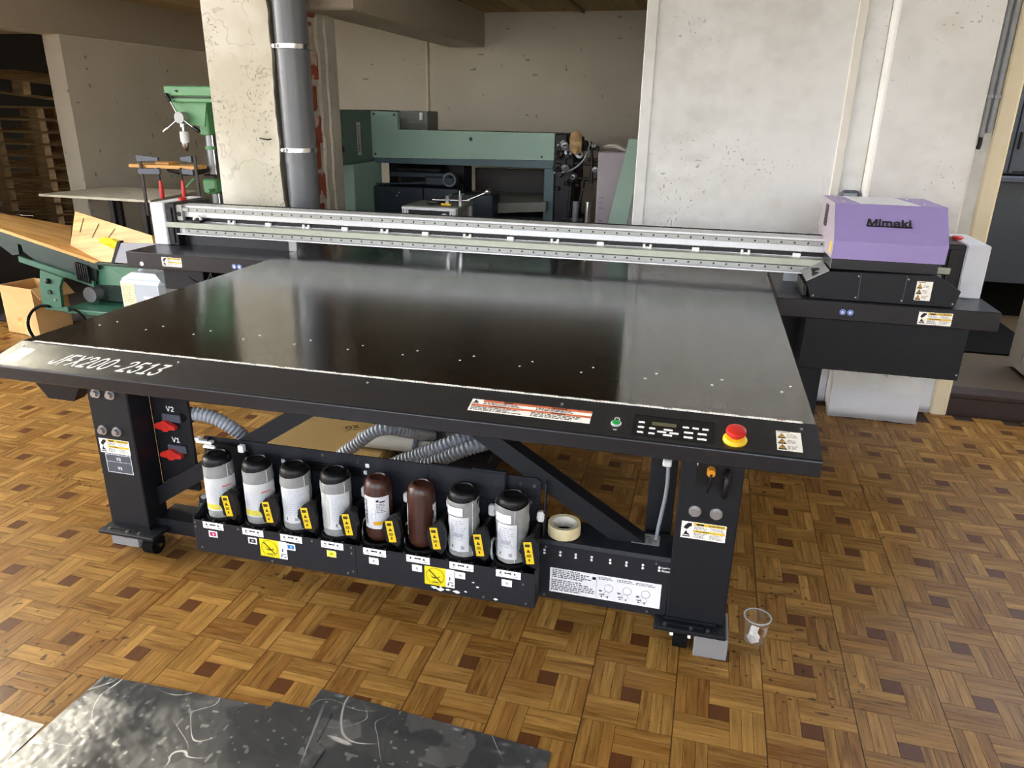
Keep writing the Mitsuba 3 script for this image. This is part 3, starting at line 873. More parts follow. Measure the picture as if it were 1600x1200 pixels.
for k in range(8):
    x = LXX[k]
    it = [('p', [(.010, .013), (.020, .013), (.015, .021)], BLK), ('p', [(.056, .013), (.066, .013), (.061, .021)], BLK),
          ('p', [(.027, .0165), (.032, .021), (.032, .0185), (.046, .0185), (.046, .021), (.051, .0165), (.046, .012), (.046, .0145), (.032, .0145), (.032, .012)], BLK),
          ('t', 'LOCK', .009, .005, .004, '#7a7a7a', True, .013), ('t', 'OPEN', .056, .005, .004, '#7a7a7a', True, .015)]
    label(IS + '__lock_tag', (x - .040, -.0305, .205), EX, EZ, .081, .026, '#f0f0ee', it)
    nm, c = TAG[k]
    letter = {'magenta': 'M', 'black': 'K', 'cyan': 'C', 'yellow': 'Y', 'white': 'W'}[nm]
    label(IS + '__colour_tag', (x - .018 - .003, -.0305, .172), EX, EZ, .034, .025, '#f0f0ee' if nm != 'yellow' else '#efe98a',
          [('r', .005, .005, .029, .020, c), ('t', letter, .0135, .0085, .0075, WHT if nm not in ('white', 'yellow') else BLK, True, .007)], text_of=nm + ' ink colour tag')
    if k in (1, 5):
        xw = 0.818 if k == 1 else 1.420
        it = [('r', 0, 0, .073, .069, '#ecd41c'), ('p', ring(.0365, .0345, .0295, .031), '#2c2a18'), ('p', [(.014, .054), (.017, .057), (.058, .016), (.055, .013)], '#2c2a18'),
              ('p', [(.018, .036), (.030, .026), (.046, .027), (.056, .038), (.046, .032), (.030, .031)], '#4a4420'), ('r', .026, .010, .048, .014, '#4a4420'),
              ('p', ring(.088, .040, .010, .0108), '#8d8f92'), ('r', .082, .018, .098, .021, '#55575a'), ('r', .085, .028, .088, .040, BLK), ('r', .079, .008, .084, .016, BLK), ('r', .091, .007, .099, .011, '#55575a')]
        plab(label(IS + '__warning_sign', (xw, -.0305, .131), EX, EZ, .103, .069, '#f0f0ee', it), 'yellow sign with a crossed-out bottle symbol')
    # holder, bayonet lever with its yellow sticker
    bx = BX[k]
    hd = add(IS + '__bottle_holder', cat(box(bx - .062, bx + .066, -.022, .112, .190, .216, .004), box(bx - .055, bx + .050, -.024, .10, .212, .224, .003),
             lathe([(.0565, 0), (.060, .003), (.059, .012), (.0565, .013), (.0565, 0)], (bx, .048, .2235), 30),
             *[box(bx - .060 + .021 * q, bx - .050 + .021 * q, -.0285, -.018, .205, .230 + .006 * (q % 2), .002) for q in range(6)]), 'plastic_black')
    lx = bx + .074
    lv = [(-.020, -.045), (.020, -.060), (.030, -.045), (.034, -.005), (.026, .035), (.010, .052), (-.006, .044), (-.028, .020), (-.033, -.006), (-.024, -.018)]
    add(IS + '__lever', cat(prism([(lx + a, .311 + b) for a, b in lv], 1, -.026, -.006), cyl((lx + .004, -.007, .312), (lx + .004, .03, .31), .012, 20), box(lx - .010, lx + .013, .02, .112, .195, .345, .006)), 'plastic_black')
    it = [('r', .004, .060, .020, .070, '#3a3412'), ('p', [(.006, .041), (.019, .041), (.0125, .053)], '#3a3412'), ('r', .005, .024, .019, .034, '#8a7716'), ('r', .009, .010, .014, .018, '#3a3412')]
    ca, sa = math.cos(.16), math.sin(.16)
    label(IS + '__lever_sticker', (lx - .008, -.0265, .264), (ca, 0, sa), (-sa, 0, ca), .026, .078, '#dcb91b', it)
    if k in (0, 1, 2, 3, 4, 5, 6, 7):
        add(IS + '__tube', tube(spline([(bx - .055, .07, .19), (bx - .068, .05, .225), (bx - .070, .06, .26 + .01 * (k % 3)), (bx - .06, .10, .25)], 14), .005, 8), 'white_plastic' if k > 2 else 'plastic_black', smooth=True)
for k in (0, 1, 2, 3, 4, 5, 6, 7):
    bx = BX[k]
    add(IS + '__tube_clip', box(bx + .070, bx + .095, .085, .11, .345 + .004 * (k % 3), .385, .006), 'white_plastic')
add(IS + '__clamp', cat(box(.515, .58, .095, .115, .463, .474, .002), box(.55, .60, .085, .10, .452, .462, .002), box(.512, .53, .095, .115, .470, .482, .002)), 'white_plastic')
add(IS + '__cable_clamp', box(.694, .716, .080, .10, .455, .482, .003), 'white_plastic')
add(IS + '__cable', tube(spline([(.60, .10, .463), (.672, .088, .47), (.708, .095, .452), (.715, .102, .41), (.712, .102, .36)], 24), .0095, 10), 'rubber', smooth=True)
scene.pop('none', None)

# cover panel right of the ink station
lp = pp('lower_panel', cat(box(1.772, 2.193, .066, .072, .084, .288, .001), prism([(.066, .288), (.072, .300), (.200, .306), (.200, .300), (.075, .290)], 0, 1.772, 2.193), box(2.15, 2.193, .070, .20, .080, .10)), 'tray_black')
it = dashes(.008, .055, .145, .088, 5, '#55565c', 31) + dashes(.006, .006, .150, .050, 6, '#6d6e74', 32) + [('r', .153, .004, .1538, .088, '#9a9ba0'), ('r', .138, .070, .150, .080, BLK)]
for q, (ax, aw) in enumerate(((.158, .055), (.217, .055), (.276, .078))):
    it += dashes(ax, .074, ax + aw, .086, 2, '#7d7e84', 41 + q)
    it += [('p', ring(ax + .034, .046, .013, .0142), '#7d7e84'), ('p', ring(ax + .028, .022, .010, .0108), '#8d8e94'), ('r', ax + .006, .018, ax + .022, .022, '#6d6e74'), ('r', ax + .004, .030, ax + .014, .036, '#55565c'),
           ('r', ax + .03, .008, ax + .034, .016, '#44454a'), ('r', ax + .010, .010, ax + .016, .014, BLK)]
plab(label(lp + '__instruction_label', (1.817, .0655, .113), EX, EZ, .356, .091, '#edeff2', it), 'white instruction label with line drawings')
for x in (1.796, 1.848, 1.898, 1.949, 2.008, 2.059, 2.110, 2.161):
    for z in (.265, .254):
        add(lp + '__lamp', lathe([(.0042, 0), (.0042, .0015), (0, .002)], (x, .066, z), 12, (0, -1, 0)), 'white_plastic', smooth=True)
for s, z in (('EMPTY', .2625), ('REMAIN', .2515)):
    add(lp + '__lettering', xf(text(s, .0055, True, .0005), (2.1675, .0656, z - .0005), EX, EZ), 'white_plastic')
for x, z in ((1.80, .096), (2.135, .096), (1.80, .278), (2.15, .278)):
    add(lp + '__screw', cyl((x, .066, z), (x, .0635, z), .0035, 10), 'steel')
label(lp + '__rating_plate', (2.065, .122, .3045), EX, (0, 1, 0.045), .088, .060, '#8a8a86', dashes(.006, .008, .08, .05, 4, '#5d5d5a', 51))

# ---------------------------------------------------------------- side stations
sl = pp('left_station', cat(box(-0.94, -0.05, 1.54, 2.20, .727, .812, .003), box(-0.84, -0.095, 1.86, 1.88, .812, .893)), 'panel_black')
warn_label(sl + '__warning_label', (-.708, 1.5395, .744), EX, EZ, .127, .051, 61)


def blue_sign(key, x, z, y):
    label(key, (x - .014, y, z - .014), EX, EZ, .0, .0, BLK, []) if False else None
    m = [trimesh.creation.extrude_polygon(Polygon(disc(0, 0, .0135)), .0006, engine='earcut'), trimesh.creation.extrude_polygon(ring(0, 0, .0105, .0118), .0009, engine='earcut'),
         trimesh.creation.extrude_polygon(Polygon([(-.005, -.006), (.004, -.006), (.006, .001), (0, .007), (-.006, .002)]), .0009, engine='earcut')]
    C = np.vstack([np.tile(lin(c), (len(g_.vertices), 1)) for g_, c in zip(m, ('#2c62b8', '#dfe6f2', '#dfe6f2'))])
    add(key, xf(cat(*m), (x, y, z), EX, EZ), 'print', color=C)


blue_sign(sl + '__blue_sign', -.253, .771, 1.5395)
blue_sign(sl + '__blue_sign', -.221, .771, 1.5395)
add(sl + '__hole_plug', cyl((-.841, 1.541, .749), (-.841, 1.537, .749), .0125, 18), 'white_plastic')
add(sl + '__lower_box', box(-.76, -.50, 1.60, 2.0, .60, .727, .003), 'frame_black')
add(sl + '__cable_mesh', cat(*[tube(spline([(-.62 + .16 * q, 1.62, .725), (-.585 + .16 * q, 1.60, .668), (-.52 + .16 * q, 1.60, .650), (-.46 + .16 * q, 1.62, .725)], 14) + [0, .010 * e, 0], .0055, 8) for q in range(3) for e in range(9)]), 'plastic_black', smooth=True)
labels[sl + '__cable_mesh'] = {'label': 'black cable loops under the station', 'kind': 'stuff'}
add(sl + '__bracket', box(-.095, -.045, 1.845, 1.855, .812, .892, .002), 'alu_dull')
sr = pp('right_station', cat(box(2.545, 3.459, 1.54, 2.20, .727, .812, .003)), 'panel_black')
warn_label(sr + '__warning_label', (3.139, 1.5395, .737), EX, EZ, .134, .056, 71)
blue_sign(sr + '__blue_sign', 2.830, .766, 1.5395)
blue_sign(sr + '__blue_sign', 2.862, .766, 1.5395)
add(sr + '__lower_box', box(2.69, 3.37, 1.60, 2.12, .473, .727, .003), 'frame_black')
add(sr + '__back_panel', box(2.60, 2.76, 1.92, 1.94, .812, .90, .002), 'grey_plastic')
add(sr + '__screw', cyl((3.36, 1.5995, .50), (3.36, 1.597, .50), .004, 10), 'steel')
pp('side_bracket', cat(box(2.56, 2.80, 1.90, 2.05, .40, .727, .003), box(2.60, 2.85, 1.92, 2.02, .10, .40, .003)), 'frame_black')
for nm, x0, x1, i0, i1 in (('l', -.945, -.848, -.848, -.785), ('r', 3.347, 3.446, 3.270, 3.347)):
    eb = pp('end_cover', box(x0, x1, 1.79, 2.16, .812, 1.054, .006), 'box_white')
    plab(eb, 'white end cover of the gantry')
    add(eb + '__inner_plate', cat(box(i0, i1, 1.80, 2.15, .812, 1.052, .004), box(i0 + .012, i1 - .02, 1.792, 1.802, .825, 1.03, .002)), 'plastic_black')
    bxx = -.852 if nm == 'l' else 3.352
    add(eb + '__stop_button', lathe([(.020, 0), (.020, .005), (.025, .007), (.026, .012), (.020, .016), (0, .017)], (bxx, 1.97, 1.052), 26), 'red_plastic', smooth=35)
    for z in (.83, 1.04):
        add(eb + '__screw', cyl(((x0 + x1) / 2 + (.038 if nm == 'l' else -.038), 1.7905, z), ((x0 + x1) / 2 + (.038 if nm == 'l' else -.038), 1.788, z), .0035, 10), 'steel')

# ---------------------------------------------------------------- gantry beam
X0, X1 = -0.79, 3.28
bmz = pp('beam', cat(box(X0, X1, 1.835, 1.945, .975, 1.042, .003), box(X0, X1, 1.86, 1.945, .945, .98), box(X0, X1, 1.822, 1.945, .880, .948, .003), box(X0, X1, 1.798, 1.83, .876, .8835, .001)), 'alu')
plab(bmz, 'silver aluminium gantry beam')
add(bmz + '__upper_rail', box(X0 + .05, X1, 1.818, 1.838, 1.008, 1.030, .002), 'alu_dull')
add(bmz + '__lower_rail', box(X0 + .05, X1, 1.803, 1.824, .889, .911, .002), 'alu_dull')
add(bmz + '__ledge', box(-.855, 3.30, 1.790, 1.826, .9165, .9475, .002), 'ledge')
add(bmz + '__top_strip', box(X0 + .02, X1, 1.935, 1.955, 1.030, 1.0455, .002), 'frame_black')
hx = np.arange(X0 + .08, X1 - .03, .0605)
for nm, y, z in (('upper', 1.8185, 1.019), ('lower', 1.8035, .900)):
    hk = add(bmz + '__screw_holes', cat(*[cyl((x, y + .001, z), (x, y - .0012, z), .0048, 10) for x in hx]), 'plastic_black')
    labels[hk] = {'label': 'row of dark screw holes', 'kind': 'stuff'}
for k, x in enumerate(np.arange(-.45, 3.25, .2375)):
    if k % 2:
        m = box(x - .018, x + .018, 1.838, 1.862, .948, .966, .002)
    else:
        m = cat(box(x - .022, x - .010, 1.838, 1.862, .948, .968, .002), box(x + .010, x + .022, 1.838, 1.862, .948, .968, .002), box(x - .022, x + .022, 1.845, 1.862, .948, .955))
    add(bmz + '__cable_clip', m, 'white_plastic')
add(bmz + '__belt', box(X0, X1, 1.853, 1.862, .952, .972), 'plastic_black')
add(bmz + '__end_bracket', cat(box(X0, X0 + .045, 1.812, 1.84, .955, 1.045, .003)), 'alu_dull')
add(bmz + '__end_hole', cyl((X0 + .022, 1.813, .993), (X0 + .022, 1.8105, .993), .0145, 20), 'plastic_black')
add(bmz + '__sensor', cat(box(X0 + .105, X0 + .165, 1.80, 1.84, .947, .965, .003), box(X0 + .075, X0 + .12, 1.802, 1.835, .955, .963, .002)), 'plastic_black')
add(bmz + '__sensor_lead', tube(spline([(X0 + .12, 1.81, .965), (X0 + .135, 1.805, .982), (X0 + .150, 1.81, .985), (X0 + .160, 1.815, .965)], 12), .008, 8), 'white_plastic', smooth=True)
for x in (X0 + .075, X0 + .09):
    add(bmz + '__rail_stop', box(x - .03, x + .012, 1.812, 1.84, 1.008 if x < X0 + .08 else .889, 1.030 if x < X0 + .08 else .911, .003), 'alu_dull')

# ---------------------------------------------------------------- carriage with the purple hood
cr = pp('carriage', prism([(2.690, .815), (2.665, .886), (2.755, .938), (3.190, .946), (3.293, .886), (3.278, .815)], 1, 1.57, 1.86), 'frame_black')
plab(cr, 'black lower carriage housing')
add(cr + '__left_facet', cat(slabquad([(2.662, 1.568, .888), (2.752, 1.568, .941), (2.752, 1.86, .941), (2.662, 1.86, .888)], (-.0025, 0, .004))), 'galv')
add(cr + '__latch', cat(box(2.690, 2.730, 1.66, 1.69, .915, .93, .002).apply_transform(np.eye(4)), box(2.685, 2.72, 1.60, 1.615, .908, .925, .002)), 'plastic_black')
add(cr + '__band', box(2.756, 3.194, 1.60, 1.90, .944, .998, .003), 'panel_black')
for x, x2 in ((2.884, 2.888), (3.072, 3.070)):
    add(cr + '__seam', hull([(x - .0012, 1.569, .941), (x + .0012, 1.569, .941), (x2 - .0012, 1.569, .817), (x2 + .0012, 1.569, .817), (x, 1.572, .941), (x2, 1.572, .817)]), 'slate_plastic')
tri_label(cr + '__safety_label', (3.114, 1.5695, .836), EX, EZ, .064, .084)
for x, z in ((2.876, .925), (2.878, .83), (3.078, .925), (3.066, .83), (3.27, .83), (2.70, .826)):
    add(cr + '__screw', cyl((x, 1.5705, z), (x, 1.567, z), .0035, 10), 'steel')
add(cr + '__brush', cat(*[box(2.655, 2.675, 1.60 + .03 * k, 1.622 + .03 * k, .815, .87, .002) for k in range(8)]), 'plastic_black')
sec = [(1.582, .995), (1.575, 1.074), (1.705, 1.222), (2.10, 1.218), (2.10, 1.075), (2.02, 1.00), (1.91, .990)]
hood = add(cr + '__hood', prism(sec, 0, 2.753, 3.210), 'purple')
plab(hood, 'purple sheet metal hood')
add(cr + '__hood_side', prism([(y * .999 + .002, z) for y, z in sec], 0, 2.7505, 2.7535), 'purple_grey')
add(cr + '__hood_handle_slot', prism([(1.855, 1.105), (1.87, 1.097), (1.935, 1.097), (1.94, 1.105), (1.94, 1.19), (1.93, 1.197), (1.86, 1.197), (1.855, 1.19)], 0, 2.7485, 2.751), 'plastic_black')
chan = hull([(3.208, 1.70, 1.0), (3.208, 2.10, 1.0), (3.208, 1.70, 1.215), (3.208, 2.10, 1.215), (3.222, 1.74, 1.0), (3.222, 2.08, 1.0), (3.222, 1.74, 1.18), (3.222, 2.08, 1.18)])
add(cr + '__hood_end', chan, 'purple')
add(cr + '__top_window', slabquad([(2.860, 1.712, 1.2225), (3.105, 1.712, 1.2225), (3.065, 2.07, 1.2195), (2.835, 2.07, 1.2195)], (0, 0, .0015)), 'box_white')
for x, y in ((2.80, 1.80), (2.79, 2.0), (3.14, 1.80), (3.11, 2.0)):
    add(cr + '__screw', lathe([(.005, 0), (.005, .003), (0, .004)], (x, y, 1.2205), 12), 'chrome', smooth=True)
fdir = np.array([0, .13, .148])
fdir /= np.linalg.norm(fdir)
fo = lambda x, s: np.array([x, 1.575, 1.074]) + fdir * s + np.array([0, -.0005, .0004])
lm = text('Mimaki', .034, True, .004)
lw_ = lm.bounds[1][0] - lm.bounds[0][0]
lv_ = lm.vertices.copy()
lv_[:, 0] = lv_[:, 0] * (.182 / lw_) + .25 * lv_[:, 1] * np.clip(1 - lv_[:, 0] / (lw_ * .5), 0, 1)
lm.vertices = lv_
plab(add(cr + '__maker_lettering', xf(lm, fo(2.876, .085), EX, fdir), 'dark_iron'), 'dark raised lettering on the hood')
add(cr + '__maker_shadow_plate', xf(box(.01, .19, -.004, .0, 0, .003), fo(2.876, .085), EX, fdir), 'plastic_black')
for x, s in ((2.765, .012), (3.197, .012), (2.765, .185), (3.197, .185)):
    add(cr + '__screw', lathe([(.004, 0), (.004, .002), (0, .003)], fo(x, s), 12, np.cross(EX, fdir)), 'purple', smooth=True)
add(cr + '__nozzle_label', box(2.749, 2.7508, 1.62, 1.66, 1.01, 1.06), 'yellow_plastic')

# ---------------------------------------------------------------- ink bottles


def cyl_print(key, cx, cy, r, z0, a0, w, h, bg, items, m='print'):
    """a printed wrap on a cylinder: local x runs along the arc from the angle a0 (seen from the front, left to right)."""
    meshes, cols = [], []

    def patch(poly, lift):
        g_ = trimesh.creation.extrude_polygon(Polygon(poly), .0003, engine='earcut')
        return g_, lift
    its = [('r', 0, 0, w, h, bg)] + items
    for i, it in enumerate(its):
        x0, y0, x1, y1, c = it[1:6]
        n_seg = max(1, int((x1 - x0) / .006))
        a = a0 + np.linspace(x0, x1, n_seg + 1) / r
        rr = r + .0003 + .00015 * min(i, 6)
        lo = np.c_[cx + rr * np.sin(a), cy - rr * np.cos(a), np.full(len(a), z0 + y0)]
        hi = lo + [0, 0, y1 - y0]
        v = np.vstack([lo, hi])
        k = n_seg + 1
        f = [[j, j + 1, k + j + 1] for j in range(n_seg)] + [[j, k + j + 1, k + j] for j in range(n_seg)]
        meshes.append(trimesh.Trimesh(v, np.array(f), process=False))
        cols.append(c)
    C = np.vstack([np.tile(lin(c), (len(g_.vertices), 1)) for g_, c in zip(meshes, cols)])
    return add(key, cat(*meshes), m, color=C)


BL = ['clear-sleeved ink bottle with a black base, above the magenta tag, leftmost in the ink tray',
      'clear-sleeved ink bottle with a yellow-banded label, above the black colour tag',
      'clear-sleeved ink bottle with a plain white label, above the blue tag',
      'clear-sleeved ink bottle with a short white label, above the yellow tag',
      'bare brown ink bottle with a white barcode label and yellow stripe',
      'bare brown ink bottle without a front label, right of the barcoded brown one',
      'crumpled clear-sleeved ink bottle between the brown bottle and the rightmost bottle',
      'loosely wrapped clear-sleeved ink bottle, rightmost in the ink tray']
for k in range(8):
    b = thing('ink_bottle' if k == 0 else f'ink_bottle_{k:03d}', BL[k], 'bottle', 'ink bottles upside down in the ink tray')
    x, y = BX[k], .048
    dz = 0
    face = math.atan2(CAM[0] - x, y - CAM[1])
    if k in (4, 5):
        add(b + '__body', lathe([(0, .2265), (.018, .2265), (.033, .233), (.042, .244), (.046, .258), (.0465, .41), (.0455, .428), (.041, .445), (.031, .456), (.026, .458), (.024, .454), (0, .453)], (x, y, 0), 36), 'brown_bottle', smooth=40)
        if k == 4:
            its = [('r', .006, .010 + .0042 * q, .018, .010 + .0042 * q + (.0018 if q % 3 else .003), BLK) for q in range(24)]
            its += [('r', .038, .015, .080, .028, '#dca91e'), ('r', .050, .100, .058, .108, BLK), ('r', .060, .098, .078, .103, BLK), ('r', .034, .040, .046, .055, '#5a5a5e'), ('r', .035, .041, .045, .054, WHT), ('r', .034, .058, .046, .073, '#5a5a5e'), ('r', .035, .059, .045, .072, WHT)]
            its += [d[:5] + (d[5],) for d in dashes(.050, .06, .080, .095, 6, '#8a8b90', 81)]
            cyl_print(b + '__barcode_label', x, y, .0466, .286, face - 1.25, .095, .118, '#dcdde0', its)
        else:
            cyl_print(b + '__torn_label', x, y, .0466, .29, face + .85, .05, .10, '#e6e4e0', [('r', .0, .0, .010, .022, '#3f2218'), ('r', .0, .05, .006, .08, '#3f2218')])
            cyl_print(b + '__edge_label', x, y, .0466, .275, face - 1.9, .03, .115, '#e6e4e0', [])
        continue
    add(b + '__base', lathe([(.047, .405), (.0485, .425), (.049, .442), (.046, .452), (.039, .460), (.030, .4625), (.028, .459), (0, .459)], (x, y, dz), 36), 'plastic_black', smooth=40)
    zz = np.linspace(.228 if k != 7 else .238, .434, 26)
    a = np.arange(40) * 2 * np.pi / 40
    r_ = np.random.RandomState(k + 1)
    amp = .0022 if k < 4 else .0042
    rad = np.array([[.0505 + amp * (meshkit.noise(np.array([math.cos(t) * 2 + k, math.sin(t) * 2, z * 55])) - .5) * 2 + (.0012 * math.cos(2 * t) if k == 7 else 0) for t in a] for z in zz])
    if k == 7:
        rad *= np.linspace(.97, 1.06, 26)[:, None]
    tilt = np.array([(.012 * math.cos(t - 1.0) if k != 7 else .006 * math.cos(3 * t)) for t in a])
    v = np.array([(x + rad[i, j] * math.cos(t), y + rad[i, j] * math.sin(t), zz[i] + dz + (tilt[j] * .5 if i == 25 else 0)) for i in range(26) for j, t in enumerate(a)])
    f = []
    for i in range(25):
        for j in range(40):
            q = (j + 1) % 40
            f += [[i * 40 + j, i * 40 + q, (i + 1) * 40 + q], [i * 40 + j, (i + 1) * 40 + q, (i + 1) * 40 + j]]
    add(b + '__sleeve', trimesh.Trimesh(v, np.array(f), process=False), 'sleeve', smooth=True)
    sx = face + (.55 if k != 7 else .15)
    add(b + '__sleeve_seam', tube([(x + .0525 * math.sin(sx), y - .0525 * math.cos(sx), .242 + dz), (x + .0525 * math.sin(sx), y - .0525 * math.cos(sx), .432 + dz)], .0009, 6), 'white_plastic')
    add(b + '__neck', lathe([(.0, .2255), (.034, .2255), (.046, .229), (.047, .236)], (x, y, dz), 28), 'plastic_black', smooth=True)
    rl = .0515 + amp * .75
    if k < 2:
        its = [('r', 0, .006, .13, .026, '#d6cc55'), ('r', .07, .090, .105, .097, '#d98f92'), ('r', .06, .070, .085, .078, '#c5d9e6')] + [d for d in dashes(.010, .025, .055, .10, 9, '#c9cbd0', 90 + k)] + [('r', .055, .022, .062, .04, '#b9b9b2')]
        cyl_print(b + '__label', x, y, rl, .262 + dz, face - 1.25, .13, .125, '#d3d4d3', its)
    elif k < 4:
        its = dashes(.012 if k == 2 else .04, .03, .085, .125, 12, '#c3c6cc', 92 + k) + [('r', .015 if k == 2 else .05, .010, .020 if k == 2 else .055, .022, '#7d8086'), ('r', .045 if k == 2 else .065, .010, .058 if k == 2 else .075, .020, '#9da0a6')]
        if k == 3:
            its += [('r', .0, .0, .022, .13, '#b6b7b5'), ('r', .022, .01, .030, .12, '#c9c8b4')]
        cyl_print(b + '__label', x, y, rl, .262 + dz, face - 1.1, .105, .132, '#d6d8d9', its)
    else:
        its = dashes(.010, .04, .062, .115, 9, '#b9bcc2', 96 + k) + [('r', .012, .012, .018, .022, '#7d8086'), ('r', .045, .010, .056, .022, '#9da0a6'), ('r', .02, .055, .05, .067, '#a9aab2')]
        cyl_print(b + '__label', x, y, rl, .256 + dz, face - 1.0, .070, .125, '#d6d8d9', its)
        cyl_print(b + '__tape', x, y, rl + .0006, .385 + dz, face - 1.15, .06, .03, '#e4e5e4', [])

# ================================================================ things on and around the printer
t = thing('masking_tape', 'roll of cream masking tape standing on the black cover panel beside the ink tray', 'tape')
tx, ty, tz = 1.848, .118, .3055
add(t + '__roll', lathe([(.040, .002), (.052, 0), (.053, .002), (.053, .038), (.052, .040), (.040, .038)], (tx, ty, tz), 40), 'tape_cream', smooth=40)
add(t + '__core', lathe([(.0405, .0385), (.038, .0385), (.038, .0015), (.0405, .0015)], (tx, ty, tz), 40), 'paper', smooth=40)

t = thing('plastic_cup', 'clear plastic measuring cup on the floor right of the front leg', 'cup')
cx, cy = 2.478, .135
add(t + '__wall', lathe([(0, .001), (.030, .001), (.031, .004), (.0395, .090), (.043, .092), (.043, .095), (.0385, .095), (.0375, .090), (.0295, .005), (0, .004)], (cx, cy, 0), 36), 'clear_plastic', smooth=40)
add(t + '__rim', lathe([(.0385, .0945), (.043, .0945), (.0435, .0962), (.0425, .097), (.0385, .0965)], (cx, cy, 0), 40), 'jerry', smooth=40)
fa = math.atan2(CAM[0] - cx, cy - CAM[1])
marks = []
for q in range(6):
    a_ = fa + .9
    z = .042 + .007 * q
    rr = .031 + .0095 * z / .09 + .0006
    L = .28 if q % 2 else .16
    ang = a_ + np.linspace(-L, L, 6)
    lo = np.c_[cx + rr * np.sin(ang), cy - rr * np.cos(ang), np.full(6, z)]
    marks.append(trimesh.Trimesh(np.vstack([lo, lo + [0, 0, .0012]]), np.array([[j, j + 1, 7 + j] for j in range(5)] + [[j, 7 + j, 6 + j] for j in range(5)]), process=False))
add(t + '__graduation', cat(*marks), 'white_plastic')
labels[t + '__graduation'] = {'label': 'white measuring marks', 'kind': 'stuff'}
for k, (dx, dy, z, rz, rx) in enumerate(((-.006, -.008, .012, .5, .3), (.004, .004, .022, 1.3, .8), (-.004, .002, .034, .2, 1.1))):
    s = thing('paper_scrap' if k == 0 else f'paper_scrap_{k:03d}', ('lowest', 'middle', 'topmost')[k] + ' white paper scrap inside the clear plastic cup', 'paper', 'paper scraps in the cup')
    m = box(-.014, .014, -.016, .016, -.0008, .0008).subdivide().subdivide()
    m.vertices[:, 2] += .004 * np.sin(m.vertices[:, 0] * 160 + k) * np.cos(m.vertices[:, 1] * 90)
    m.apply_transform(trimesh.transformations.euler_matrix(rx, .2 * k, rz))
    m.apply_translation([cx + dx, cy + dy, z + .004])
    scene[s] = PL(m, 'white_plastic', smooth=False)

t = thing('foot_block', 'grey block under the front left foot of the printer', 'block')
scene[t] = PL(box(.105, .225, .06, .18, 0, .0775, .002), 'block_grey')
t = thing('foot_block_001', 'grey block under the front right foot of the printer', 'block')
scene[t] = PL(box(2.288, 2.389, .0135, .15, 0, .0775, .002), 'block_grey')


def sheet(key, pts, z, label_, seed):
    P2 = Polygon(pts)
    m = trimesh.creation.extrude_polygon(P2, .0012, engine='earcut')
    m.apply_translation([0, 0, z])
    thing(key, label_, 'metal sheet', None)
    scene[key] = PL(m, 'zinc')


r2 = lambda L: [(CA * x - SA * y, SA * x + CA * y) for x, y in L]
sheet('metal_sheet', [(.02, -.725), (.585, -.742), (.62, -1.6), (.0, -1.6)], .0004, 'brightest scratched metal sheet lying on the floor in the left corner', 1)
sheet('metal_sheet_001', [(1.246, -.424), (1.936, -.470), (1.90, -1.5), (1.20, -1.5)], .0018, 'scratched metal sheet on the floor, rightmost of the overlapping sheets', 2)
sheet('metal_sheet_002', [(1.143, -.503), (1.32, -.503), (1.40, -1.5), (1.05, -1.5)], .0032, 'narrow scratched metal sheet showing between two larger sheets on the floor', 3)
sheet('metal_sheet_003', [(.605, -.548), (1.160, -.527), (1.36, -.62), (1.30, -1.55), (.575, -1.55)], .0046, 'large dark scratched metal sheet on the floor with a stepped left edge', 4)

t = thing('ink_jar', 'small dark blue jar with a white lid label standing left of the ink tray', 'jar')
add(t + '__body', lathe([(0, 0), (.029, 0), (.031, .004), (.031, .060), (.026, .068), (.020, .071)], (.475, .16, .1225), 28), 'press_navy', smooth=40)
add(t + '__lid', lathe([(.0, .086), (.024, .086), (.025, .084), (.025, .070), (.0, .070)], (.475, .16, .1225), 28), 'plastic_black', smooth=40)
add(t + '__top_label', lathe([(0, .0865), (.020, .0865), (.020, .086)], (.475, .16, .1225), 24), 'white_plastic')
cyl_print(t + '__label', .475, .16, .0312, .128, -.2, .04, .048, '#e4e6ea', [])

# below the bed: flat carton, pipe and hoses
t = thing('flat_carton', 'flat brown cardboard carton lying on the floor under the bed', 'carton')
add(t + '__carton', hull([(x, y, z) for x, y in ((.30, .70), (.345, 1.30), (.86, 1.34), (.90, .74)) for z in (.002, .112)] + [(.32, .72, .118), (.36, 1.28, .118), (.85, 1.32, .118), (.88, .76, .118)]), 'carton_brown')
label(t + '__print', (.60, 1.035, .1186), (1, .75, 0), (-.75, 1, 0), .16, .06, '#8f7546', [('t', 'OX', .012, .014, .034, '#2a221a', True)])
t = thing('suction_pump', 'grey vacuum pump with pipes under the middle of the bed', 'pump')
add(t + '__pipe', cyl((.745, .90, .155), (1.04, .90, .158), .034, 26), 'duct_grey', smooth=40)
add(t + '__pipe', cyl((1.03, .90, .158), (1.22, .90, .16), .029, 26), 'duct_grey', smooth=40)
add(t + '__coupling', lathe([(.035, 0), (.038, .004), (.038, .022), (.035, .026)], (1.02, .90, .158), 26, (1, 0, 0)), 'slate_plastic', smooth=40)
add(t + '__body', box(.93, 1.12, 1.02, 1.22, .10, .215, .012), 'slate_plastic')
add(t + '__housing', box(1.08, 1.34, 1.04, 1.24, .15, .20, .006), 'duct_grey')
add(t + '__spout', cyl((1.06, 1.02, .16), (.99, .97, .20), .026, 18), 'slate_plastic', smooth=40)
add(t + '__feet', box(.92, 1.36, .93, 1.26, 0, .105, .008), 'frame_black')
add(t + '__hose', corrugated([(.72, .66, .10), (.78, .70, .187), (.844, .71, .236), (.906, .72, .286), (.965, .73, .305), (1.02, .78, .28), (1.06, .90, .22), (1.06, 1.0, .17)], .026, .0165), 'hose_grey', smooth=True)
